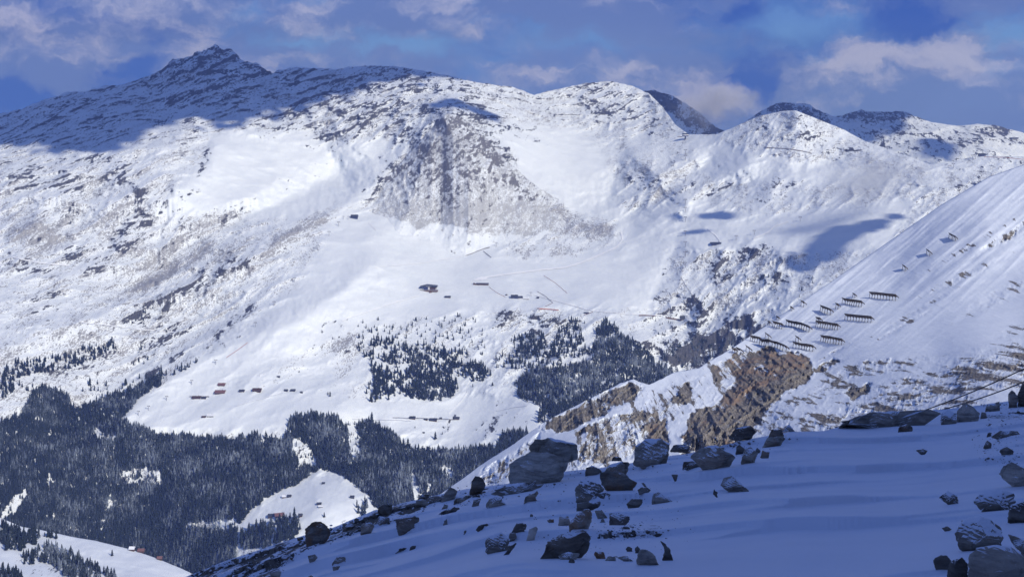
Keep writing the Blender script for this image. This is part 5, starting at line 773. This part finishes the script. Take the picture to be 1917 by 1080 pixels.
for pts, hp, nm, grp in lines:
    for i, (x, y) in enumerate(pts):
        if first: o = proto; first = False
        else:
            o = proto.copy(); C.objects.link(o)
            for ch in proto.children: c = ch.copy(); C.objects.link(c); c.parent = o
        b = S1.pt(x, y); o.location = b; h = hp * b.y / F; o.scale = (h * .9, h, h)
        if nm == 'gondola line': lb = ('%s T-shaped pylon of the vertical line below the gondola station' % ordn[i])
        elif nm == 'left chairlift': lb = ('%s pylon counted downhill from the dark blue top station at left' % (ordn[i] if i < 10 else 'lowest'))
        elif nm == 'right chairlift': lb = ['pylon on open snow, halfway to the right ridge', 'pylon just below the right ridge line', 'pylon low on the right ridge crest', 'left one of two pylons beside the right ridge station', 'right one of two pylons beside the right ridge station', 'pylon above the white curved track at right', 'pylon beside the upper bend of the white track', 'pylon right of the long dark blue lift station'][i]
        elif nm == 'top station': lb = ['short pole farther left of the blue top station', 'short pole next to the blue top station'][i]
        else: lb = ['lone pylon at the left edge of the steep frosted forest', 'thin mast between the piste lift building and the small dark cabin', 'little mast at the foot of the scree slope'][i]
        tag(o, lb, 'pylon', grp or None)

# ------------------------------------------------------------------ snow fences on the steep slope
def snow_fence(x0, y0, x1, y1, nb, label, hp=12, dense=False, group='avalanche snow fences on the steep slope'):
    A = S5.pt(x0, y0 + hp, -.5); B = S5.pt(x1, y1 + hp, -.5); k = A.y / F
    r = root('snow_fence', A, label, 'snow fence', group); d = B - A; H = hp * k
    ft = Vector((.62 * H, .25 * H, .50 * H)); gv, gf = [], []
    for i in range(nb + 1):
        b = d * (i / nb); x_ = x0 + (x1 - x0) * i / nb; y_ = y0 + (y1 - y0) * i / nb + hp
        g = S5.pt(x_, y_, -.5) - A; b = Vector((b.x, g.y, b.z)); top = b + Vector((0, 0, H))
        V, Fc = [], []; beam(V, Fc, b - Vector((.1, 0, .8)), top - Vector((0, 0, .25 * H)) + ft * .25, .16, 5); mobj('leg', V, Fc, M['steel'], r)
        V, Fc = [], []; beam(V, Fc, top, b + ft + Vector((0, 0, -.5)), .24, 5); mobj('girder', V, Fc, M['steel'], r)
        if i: 
            n = 9 if dense else 6
            for s in range(n):
                t = .04 + .84 * s / (n - 1); a0 = ptop.lerp(pft, t) + Vector((0, -.2, 0)); a1 = top.lerp(b + ft, t) + Vector((0, -.2, 0)); beam(gv, gf, a0, a1, .19 if dense else .15, 4)
        ptop, pft = top, b + ft
    mobj('grille', gv, gf, M['steel'], r)
for a in [(1627, 546, 1676, 551, 9, 'longest hatched fence row, highest and farthest right of the rows'), (1576, 557, 1612, 563, 8, 'hatched fence row just left of and below the highest long row'), (1581, 587, 1630, 592, 9, 'long hatched fence row below the two highest rows, farthest right of its level'),
          (1527, 600, 1567, 606, 9, 'hatched fence row with a raised left end, in the middle of the slope'), (1536, 627, 1575, 634, 8, 'hatched fence row lowest at the right, just above the snow hollow'), (1484, 639, 1521, 646, 7, 'hatched fence row just above the orange rock')]:
    snow_fence(*a)
for a in [(1471, 598, 1500, 604, 6, 'dark solid fence row at the left of the middle level'), (1500, 604, 1514, 610, 3, 'dark end section bending down from the left dark row'), (1535, 571, 1554, 578, 4, 'short dark fence row above the middle row'), (1421, 634, 1455, 640, 7, 'longest dark fence row at the lower left above the cliff'),
          (1455, 640, 1471, 647, 3, 'dark end section bending down above the cliff')]:
    snow_fence(*a[:5], a[5], dense=True)
for a in [(1404, 628, 1422, 631, 4, 'short fence row at the lower left edge of the slope'), (1446, 601, 1463, 605, 4, 'short hatched fence row near the slope edge'), (1527, 593, 1534, 594, 1, 'single raised fence panel on the left end of the middle row'), (1564, 567, 1568, 568, 1, 'single fence panel between the short dark row and the hatched row'),
          (1489, 628, 1494, 631, 1, 'single fence panel above the row over the orange rock'), (1453, 591, 1456, 592, 1, 'single upright panel on the slope edge above the short row'), (1437, 600, 1440, 601, 1, 'tiny fence panel on the slope edge left of the short row'), (1479, 573, 1482, 574, 1, 'tiny fence panel on the slope edge, below the edge frame'),
          (1499, 562, 1504, 564, 1, 'fence frame standing on the slope edge, topmost of the edge ones'), (1432, 622, 1438, 626, 1, 'small fence panel above the longest dark row'), (1396, 646, 1402, 650, 1, 'small fence panel at the edge just above the cliff'), (1370, 651, 1386, 653, 3, 'lowest dark fence at the foot of the slope edge'),
          (1596, 548, 1600, 550, 1, 'tiny fence panel alone above the upper hatched rows')]:
    snow_fence(*a[:5], a[5], hp=8 if a[0] > 1590 or a[0] in (1437, 1479, 1453) else 11)
for a in [(1776, 436, 1788, 442, 2, 'large dark panel alone high on the slope, topmost of three'), (1734, 466, 1740, 470, 1, 'dark panel alone on the slope, middle one of three'), (1689, 495, 1694, 498, 1, 'dark panel alone on the slope, lowest of three')]:
    snow_fence(*a[:5], a[5], hp=10, dense=True)

# ------------------------------------------------------------------ foreground rocks
from mathutils import noise as mn
def rock_mat():
    m = bpy.data.materials.new('schist_boulder'); m.use_nodes = True; t = NT(m.node_tree)
    g = t.n('ShaderNodeNewGeometry'); co = g.outputs['Position']; nz = t.n('ShaderNodeSeparateXYZ', {0: g.outputs['Normal']}).outputs[2]
    tone = t.attr('tone', 'OBJECT').outputs['Fac']; sn = t.attr('snowy', 'OBJECT').outputs['Fac']; rust = t.attr('rust', 'OBJECT').outputs['Fac']
    n = t.noise(co, 3.2, 7, .62); nf = t.noise(co, 16, 6, .7)
    lay = t.noise(t.n('ShaderNodeMapping', {'Vector': co, 'Rotation': (.2, .35, 0), 'Scale': (.8, .8, 6)}).outputs[0], 2.2, 5, .6)
    c = t.mix(t.ss(lay, .3, .7), (.13, .115, .095), (.33, .295, .24))
    c = t.mix(t.m('MULTIPLY', t.ss(n, .5, .72), .6), c, (.42, .38, .31))
    c = t.mix(t.m('MULTIPLY', t.ss(nf, .56, .72), .65), c, (.06, .054, .046))
    c = t.mix(t.m('MULTIPLY', rust, t.ss(n, .40, .6)), c, (.24, .13, .06))
    c = t.mix(1.0, c, t.n('ShaderNodeCombineColor', {0: tone, 1: tone, 2: tone}).outputs[0], 'MULTIPLY')
    hs = t.m('ADD', t.m('ADD', t.m('MULTIPLY', nz, 1.1), t.m('MULTIPLY_ADD', n, 1.4, -.7)), t.m('MULTIPLY_ADD', sn, 1.2, -1.12))
    f = t.ss(hs, .02, .14)
    c = t.mix(f, c, (.80, .82, .86))
    bp = t.n('ShaderNodeBump', {'Height': t.m('ADD', t.m('ADD', t.m('MULTIPLY', nf, .5), lay), t.m('MULTIPLY', f, .5)), 'Strength': .7, 'Distance': .05})
    bs = t.n('ShaderNodeBsdfPrincipled', {'Base Color': c, 'Roughness': .8, 'Normal': bp.outputs[0], 'Specular IOR Level': .3})
    t.n('ShaderNodeOutputMaterial', {0: bs.outputs[0]}); return m
RM = rock_mat()
def rock_mesh(outline, seed, scale_d=.75, nt=52, npz=28):
    """outline: (x, z) metres around the centre -> a solid angular rock of that profile"""
    r = random.Random(seed); O = np.array(outline); n = len(O); V = []
    ths = []; 
    for i in range(nt): ths.append(2 * math.pi * i / nt)
    rad = []
    for th in ths:
        dx, dz = math.cos(th), math.sin(th); best = .02
        for i in range(n):
            x0, z0 = O[i]; x1, z1 = O[(i + 1) % n]; ex, ez = x1 - x0, z1 - z0; den = dx * ez - dz * ex
            if abs(den) < 1e-9: continue
            t = (x0 * ez - z0 * ex) / den; u = (x0 * dz - z0 * dx) / den
            if t > 0 and -1e-6 <= u <= 1 + 1e-6: best = max(best, t)
        rad.append(best)
    av = float(np.mean(rad)); dep = av * scale_d
    for j in range(1, npz):
        ph = -math.pi / 2 + math.pi * j / npz; c = math.cos(ph) ** .55; s = math.copysign(abs(math.sin(ph)) ** .8, math.sin(ph))
        for th, q in zip(ths, rad): V.append(Vector((q * c * math.cos(th), s * dep, q * c * math.sin(th))))
    V += [Vector((0, -dep, 0)), Vector((0, dep, 0))]
    for _ in range(16):
        nrm = Vector((r.uniform(-1, 1), r.choice((-1, -1, 1)) * r.uniform(.45, 1.3), r.uniform(-.8, 1))).normalized(); dd = dep * r.uniform(.62, .95)
        for v in V:
            e = v.dot(nrm) - dd
            if e > 0 and abs(v.y) > dep * .12: v -= nrm * e * .92
    off = Vector((r.uniform(0, 99), r.uniform(0, 99), r.uniform(0, 99)))
    for v in V: 
        e = mn.noise_vector(v / (av * .55) + off) * av * .07 + mn.noise_vector(v / (av * .2) + off) * av * .035 + mn.noise_vector(v / (av * .09) + off) * av * .02
        ly = (v.z + .35 * v.x) / (av * .22) + off.x; e += Vector((v.x, v.y, 0)) * (.05 * ((ly % 1) > .5)); v += e
    Fc = []; K = npz - 1
    for j in range(K - 1):
        for i in range(nt): a = j * nt + i; b = j * nt + (i + 1) % nt; Fc.append((a, b, b + nt, a + nt))
    for i in range(nt): Fc.append((i, K * nt, (i + 1) % nt)); Fc.append(((K - 1) * nt + (i + 1) % nt, K * nt + 1, (K - 1) * nt + i))
    me = bpy.data.meshes.new('boulder'); me.from_pydata([tuple(v) for v in V], [], Fc); me.materials.append(RM); me.update(); return me, dep
def boulder(ox, oy, s, pts, tone, snowy, label, rust=.3, seed=0, deep=.75, name='boulder', cat='boulder', dd=0):
    P = np.array([(ox + a / s, oy + b / s) for a, b in pts]); cx, cy = (P.min(0) + P.max(0)) / 2; by = P[:, 1].max()
    D = float(S6.at(cx, min(by, 1178))) + dd; k = D / F; hh = P[:, 1].max() - P[:, 1].min(); P = P.copy()
    if dd == 0: P[:, 1] += np.where(P[:, 1] > cy + .12 * hh, .22 * hh + 1, 0)
    out = [((x - cx) * k, (cy - y) * k) for x, y in P]
    me, dep = rock_mesh(out, seed, deep); D2 = D + dep * (.8 if dd == 0 else .45); k2 = D2 / D
    o = bpy.data.objects.new(name, me); C.objects.link(o); o.location = ((cx - CX) / F * D2, D2, (HY - cy) / F * D2); o.scale = (k2, 1, k2)
    o['tone'] = float(tone * 1.35 + .16); o['snowy'] = float(snowy); o['rust'] = float(rust); tag(o, label, cat); return o
for i, (z, pts, tone, snowy, lb, rust) in enumerate(RK):
    ys = [p[1] for p in pts]
    boulder(*z, pts, tone, snowy * 1.0, lb, rust, 500 + i, deep=.6 if max(ys) - min(ys) < 60 else .8, dd=(-1.0 if i == 0 else 0), name='boulder' if (max(p[0] for p in pts) - min(p[0] for p in pts)) / z[2] > 11 else 'stone', cat='boulder' if (max(p[0] for p in pts) - min(p[0] for p in pts)) / z[2] > 11 else 'stone')
boulder(*Z3, [(785, 268), (860, 240), (940, 200), (1000, 170), (1080, 150), (1250, 148), (1400, 138), (1510, 128), (1460, 160), (1290, 205), (1250, 240), (1100, 262), (1000, 266)], .85, .45, 'long dark rock slab sloping along the upper edge of the snowfield', .1, 901, .5, 'rock_slab', 'rock slab', dd=2)

# loose stones
small = []
for i in range(7):
    out = [(math.cos(a) * rng.uniform(.7, 1.1), math.sin(a) * rng.uniform(.4, .75)) for a in np.linspace(0, 2 * math.pi, 9)[:-1]]
    me, _ = rock_mesh(out, 950 + i, 1.0, 14, 9); me.name = 'stone'; small.append(me)
zones = [(rubble, 125, 'small angular stone in the rubble along the lower left rim of the snowfield', 'loose stones along the lower left rim'), ([(830, 915), (960, 895), (1060, 905), (1000, 925), (860, 950)], 26, 'small stone in the rocky patch left of the biggest boulder', 'loose stones left of the biggest boulder'),
         ([(1130, 985), (1200, 975), (1240, 1000), (1150, 1010)], 22, 'small dark stone in the pebble patch right of the jagged boulder', 'loose stones right of the jagged boulder'), ([(1280, 825), (1400, 812), (1420, 835), (1290, 850)], 18, 'small stone behind the broad humped boulder', 'loose stones behind the humped boulder'),
         ([(1840, 760), (1917, 745), (1930, 790), (1850, 800)], 18, 'small stone in the cluster at the upper right edge', 'loose stones at the upper right edge'), ([(1820, 810), (1910, 810), (1910, 870), (1830, 870)], 8, 'small dark stone on the snow below the flat grey rock', 'loose stones on the right of the snowfield')]
nst = 0
for poly, n, lb, grp in zones:
    xs = [p[0] for p in poly]; ys = [p[1] for p in poly]; c = 0
    while c < n:
        x, y = rng.uniform(min(xs), max(xs)), rng.uniform(min(ys), max(ys))
        if not inside(x, y, poly) or y > 1088: continue
        o = bpy.data.objects.new('stone', small[c % 7]); C.objects.link(o); p = S6.pt(x, y); w_ = rng.lognormal(1.45 if n > 100 else 1.15, .4) * p.y / F
        o.location = p + Vector((0, 0, w_ * .15)); o.scale = (w_, w_, w_ * rng.uniform(.6, 1.1)); o.rotation_euler = (0, rng.uniform(-.6, .1), rng.uniform(0, 6)); o['tone'] = float(rng.uniform(.4, 1.1)); o['snowy'] = float(rng.uniform(.1, .55)); o['rust'] = float(rng.uniform(0, .6))
        tag(o, lb, 'stone', grp); c += 1
# gravel
gV, gT = [], []; off = 0; base = np.array([(1, 0, 0), (-.9, .2, 0), (0, .9, .1), (.1, -.8, 0), (0, .1, .6), (0, 0, -.6)]); bt = np.array([(0, 2, 4), (2, 1, 4), (1, 3, 4), (3, 0, 4), (2, 0, 5), (1, 2, 5), (3, 1, 5), (0, 3, 5)])
for poly, n in [(rubble, 2200), ([(940, 915), (1060, 880), (1300, 845), (1480, 812), (1500, 822), (1330, 870), (1150, 900), (1000, 930)], 420), ([(1060, 900), (1260, 900), (1300, 1000), (1230, 1050), (1020, 1040), (900, 980)], 260)] + [(z[0], 160) for z in zones[1:]]:
    xs = [p[0] for p in poly]; ys = [p[1] for p in poly]; X = rng.uniform(min(xs) - 15, max(xs) + 15, n * 2); Y = rng.uniform(min(ys) - 8, max(ys) + 8, n * 2); k_ = (sdf(X, Y, poly) + 14 * fbm(X / 12, Y / 8, 3, 333) > 0) & (Y < 1110)
    for x, y in zip(X[k_][:n], Y[k_][:n]):
        p = np.array(S6.pt(x, y)); s = rng.lognormal(.35, .4) * p[1] / F; a = rng.uniform(0, 6); R = np.array([[math.cos(a), -math.sin(a), 0], [math.sin(a), math.cos(a), 0], [0, 0, 1]])
        gV.append((base * rng.uniform(.6, 1.3, (6, 3)) * s) @ R.T + p); gT.append(bt + off); off += 6
me = tri_mesh('gravel', np.concatenate(gV), np.concatenate(gT), None, RM); o = bpy.data.objects.new('gravel', me); C.objects.link(o); o['tone'] = .75; o['snowy'] = .2; o['rust'] = .2; tag(o, 'fine broken stones strewn through the foreground snow', 'gravel', kind='stuff')

# ------------------------------------------------------------------ cables at the lower right
for (x0, y0, d0, x1, y1, d1, lb) in [(1990, 640, 58, 1722, 770, 74, 'upper black cable stretched across the lower right'), (1990, 668, 58, 1770, 764, 72, 'lower black cable stretched across the lower right')]:
    a = Vector(W(np.float64(x0), np.float64(y0), d0).tolist()); b = Vector(W(np.float64(x1), np.float64(y1), d1).tolist()); V, Fc = [], []; a2 = a + (a - b) * .6; b2 = b + (b - a) * .03; n = 14
    for i in range(n):
        p, q = a2.lerp(b2, i / n), a2.lerp(b2, (i + 1) / n); sg = lambda t: Vector((0, 0, -.35 * 4 * t * (1 - t))); beam(V, Fc, p + sg(i / n), q + sg((i + 1) / n), .028, 6)
    tag(mobj('cable', V, Fc, M['cable']), lb, 'cable', 'cables')

# ------------------------------------------------------------------ clouds high overhead that throw the shadows on the far slopes
CM = bpy.data.materials.new('cloud'); CM.use_nodes = True; ct = NT(CM.node_tree)
ct.n('ShaderNodeOutputMaterial', {0: ct.n('ShaderNodeBsdfDiffuse', {'Color': (.9, .9, .92, 1)}).outputs[0]})
def cloud(S, poly, T, seed, step=7, wob=30, dots=0.0):
    xs = [p[0] for p in poly]; ys = [p[1] for p in poly]; X, Y = np.meshgrid(np.arange(min(xs) - 30, max(xs) + 31, step), np.arange(min(ys) - 20, max(ys) + 21, step * .6))
    ci = np.clip(((X - S.x0) / S.step), 0, len(S.px) - 1).astype(int); ysk = S.sky[ci]; Yc = np.maximum(Y, ysk + 1)
    D = S.at(X, Yc, S.D0) + (Yc - Y) * 14; P = np.stack([(X - CX) / F * D, D, (HY - Y) / F * D], -1)
    f = sdf(X, Y, poly) + wob * fbm(X / 40, Y / 24, 6, seed, .7) * 1.6 - dots * 4
    th = np.sqrt(np.clip(f, 0, 90)) * 16
    Lv = np.array(L); c = P + Lv * T; b = 1 + .3 * fbm(X / 30, Y / 30, 4, seed + 5)
    top = c.copy(); top[..., 2] += th * b + 2; bot = c.copy(); bot[..., 2] -= th * .25 + 2
    R_, C_ = X.shape; ok = f > 0; V = []; Fc = []; idx = {}
    def vid(i, j, s):
        if (i, j, s) not in idx: idx[i, j, s] = len(V); V.append(tuple((top if s else bot)[i, j]))
        return idx[i, j, s]
    cell = ok[:-1, :-1] & ok[1:, :-1] & ok[:-1, 1:] & ok[1:, 1:]
    for i, j in np.argwhere(cell):
        q = ((i, j), (i, j + 1), (i + 1, j + 1), (i + 1, j)); Fc.append([vid(a, b_, 1) for a, b_ in q]); Fc.append([vid(a, b_, 0) for a, b_ in q][::-1])
        for (a, b_), (ni, nj) in zip(((0, 1), (1, 2), (2, 3), (3, 0)), ((i - 1, j), (i, j + 1), (i + 1, j), (i, j - 1))):
            if not (0 <= ni < cell.shape[0] and 0 <= nj < cell.shape[1] and cell[ni, nj]): Fc.append([vid(*q[a], 0), vid(*q[b_], 0), vid(*q[b_], 1), vid(*q[a], 1)])
    if V: tag(mobj('cloud', V, Fc, CM, smooth=True), kind='structure')
TC = 6500
cloud(S1, [(-260, 290), (0, 282), (60, 284), (110, 292), (190, 290), (225, 284), (262, 258), (300, 243), (360, 240), (430, 246), (470, 228), (530, 222), (560, 208), (590, 196), (620, 188), (680, 168), (750, 150), (800, 152), (850, 156), (880, 150), (880, 60), (400, 10), (-260, 60)], TC, 401)
cloud(S1, [(795, 200), (830, 195), (880, 200), (930, 215), (960, 228), (930, 232), (880, 218), (830, 222), (800, 218)], TC, 402, 6, 8)
cloud(S2, [(1130, 100), (1560, 100), (1740, 150), (1760, 228), (1700, 236), (1660, 262), (1600, 290), (1500, 300), (1330, 300), (1130, 300)], TC, 403)
cloud(S2, [(1725, 262), (1760, 258), (1790, 285), (1770, 310), (1720, 305)], TC, 404, 6, 8)
cloud(S1, [(1240, 412), (1270, 406), (1290, 410), (1268, 418)], 3200, 405, 4, 5); cloud(S1, [(1285, 434), (1320, 428), (1335, 433), (1312, 438), (1290, 438)], 3200, 406, 4, 4)
cloud(S1, [(1315, 402), (1345, 396), (1372, 398), (1370, 410), (1345, 414), (1320, 410)], 3200, 407, 4, 7)
cloud(S1, [(1475, 474), (1496, 482), (1502, 500), (1520, 490), (1535, 470), (1548, 446), (1575, 430), (1600, 416), (1622, 422), (1662, 408), (1695, 405), (1668, 420), (1636, 436), (1600, 446), (1578, 478), (1545, 488), (1512, 508), (1482, 498)], 3200, 408, 4, 16)

# ------------------------------------------------------------------ the air between the slopes
zmax = 320.0; zmin = -2600.0
hm = bpy.data.materials.new('haze'); hm.use_nodes = True; ht = NT(hm.node_tree)
pv = ht.n('ShaderNodeVolumePrincipled', {'Color': (.30, .44, 1.0, 1), 'Density': 4.0e-5, 'Anisotropy': 0.0, 'Absorption Color': (1, 1, 1, 1)})
om = ht.n('ShaderNodeOutputMaterial'); ht.t.links.new(pv.outputs[0], om.inputs['Volume'])
V, Fc = [], []; box(V, Fc, (0, 6800, (zmax + zmin) / 2), (16000, 14400, zmax - zmin)); tag(mobj('haze', V, Fc, hm), 'thin blue mountain air over the valley', 'haze', kind='stuff')

# mist clinging to the slope and the saddle
def mist(px, py, D, rx, ry, rz, dens, sc, label):
    c = W(np.float64(px), np.float64(py), D); V, Fc = [], []; n, m_ = 16, 10
    for j in range(m_ + 1):
        ph = -math.pi / 2 + math.pi * j / m_
        for i in range(n): a = 2 * math.pi * i / n; V.append((rx * math.cos(ph) * math.cos(a), ry * math.cos(ph) * math.sin(a), rz * math.sin(ph)))
    for j in range(m_):
        for i in range(n): Fc.append((j * n + i, j * n + (i + 1) % n, (j + 1) * n + (i + 1) % n, (j + 1) * n + i))
    mt = bpy.data.materials.new('mist'); mt.use_nodes = True; t = NT(mt.node_tree); oc = t.n('ShaderNodeTexCoord').outputs['Object']
    u = t.vm('DIVIDE', oc, (rx, ry, rz)); r2 = t.n('ShaderNodeVectorMath', {0: u}, operation='LENGTH').outputs['Value']
    nz = t.noise(oc, 1 / sc, 4, .6); d = t.m('MULTIPLY', t.ss(t.m('ADD', t.m('SUBTRACT', .75, r2), t.m('MULTIPLY_ADD', nz, 2.2, -1.1)), 0., .8), dens)
    v = t.n('ShaderNodeVolumePrincipled', {'Color': (.93, .95, 1, 1), 'Density': d, 'Anisotropy': 0.0}); o_ = t.n('ShaderNodeOutputMaterial'); t.t.links.new(v.outputs[0], o_.inputs['Volume'])
    o = mobj('mist', V, Fc, mt); o.location = c.tolist(); tag(o, label, 'mist', kind='stuff')
mist(1630, 335, 5350, 260, 200, 150, .0050, 130, 'thin wisp of mist drifting over the snowy slope at right')
mist(1335, 195, 8000, 330, 220, 190, .0070, 150, 'wisp of cloud hanging in the saddle before the dark ridge')
sc.cycles.volume_step_rate = 4; sc.cycles.volume_max_steps = 64
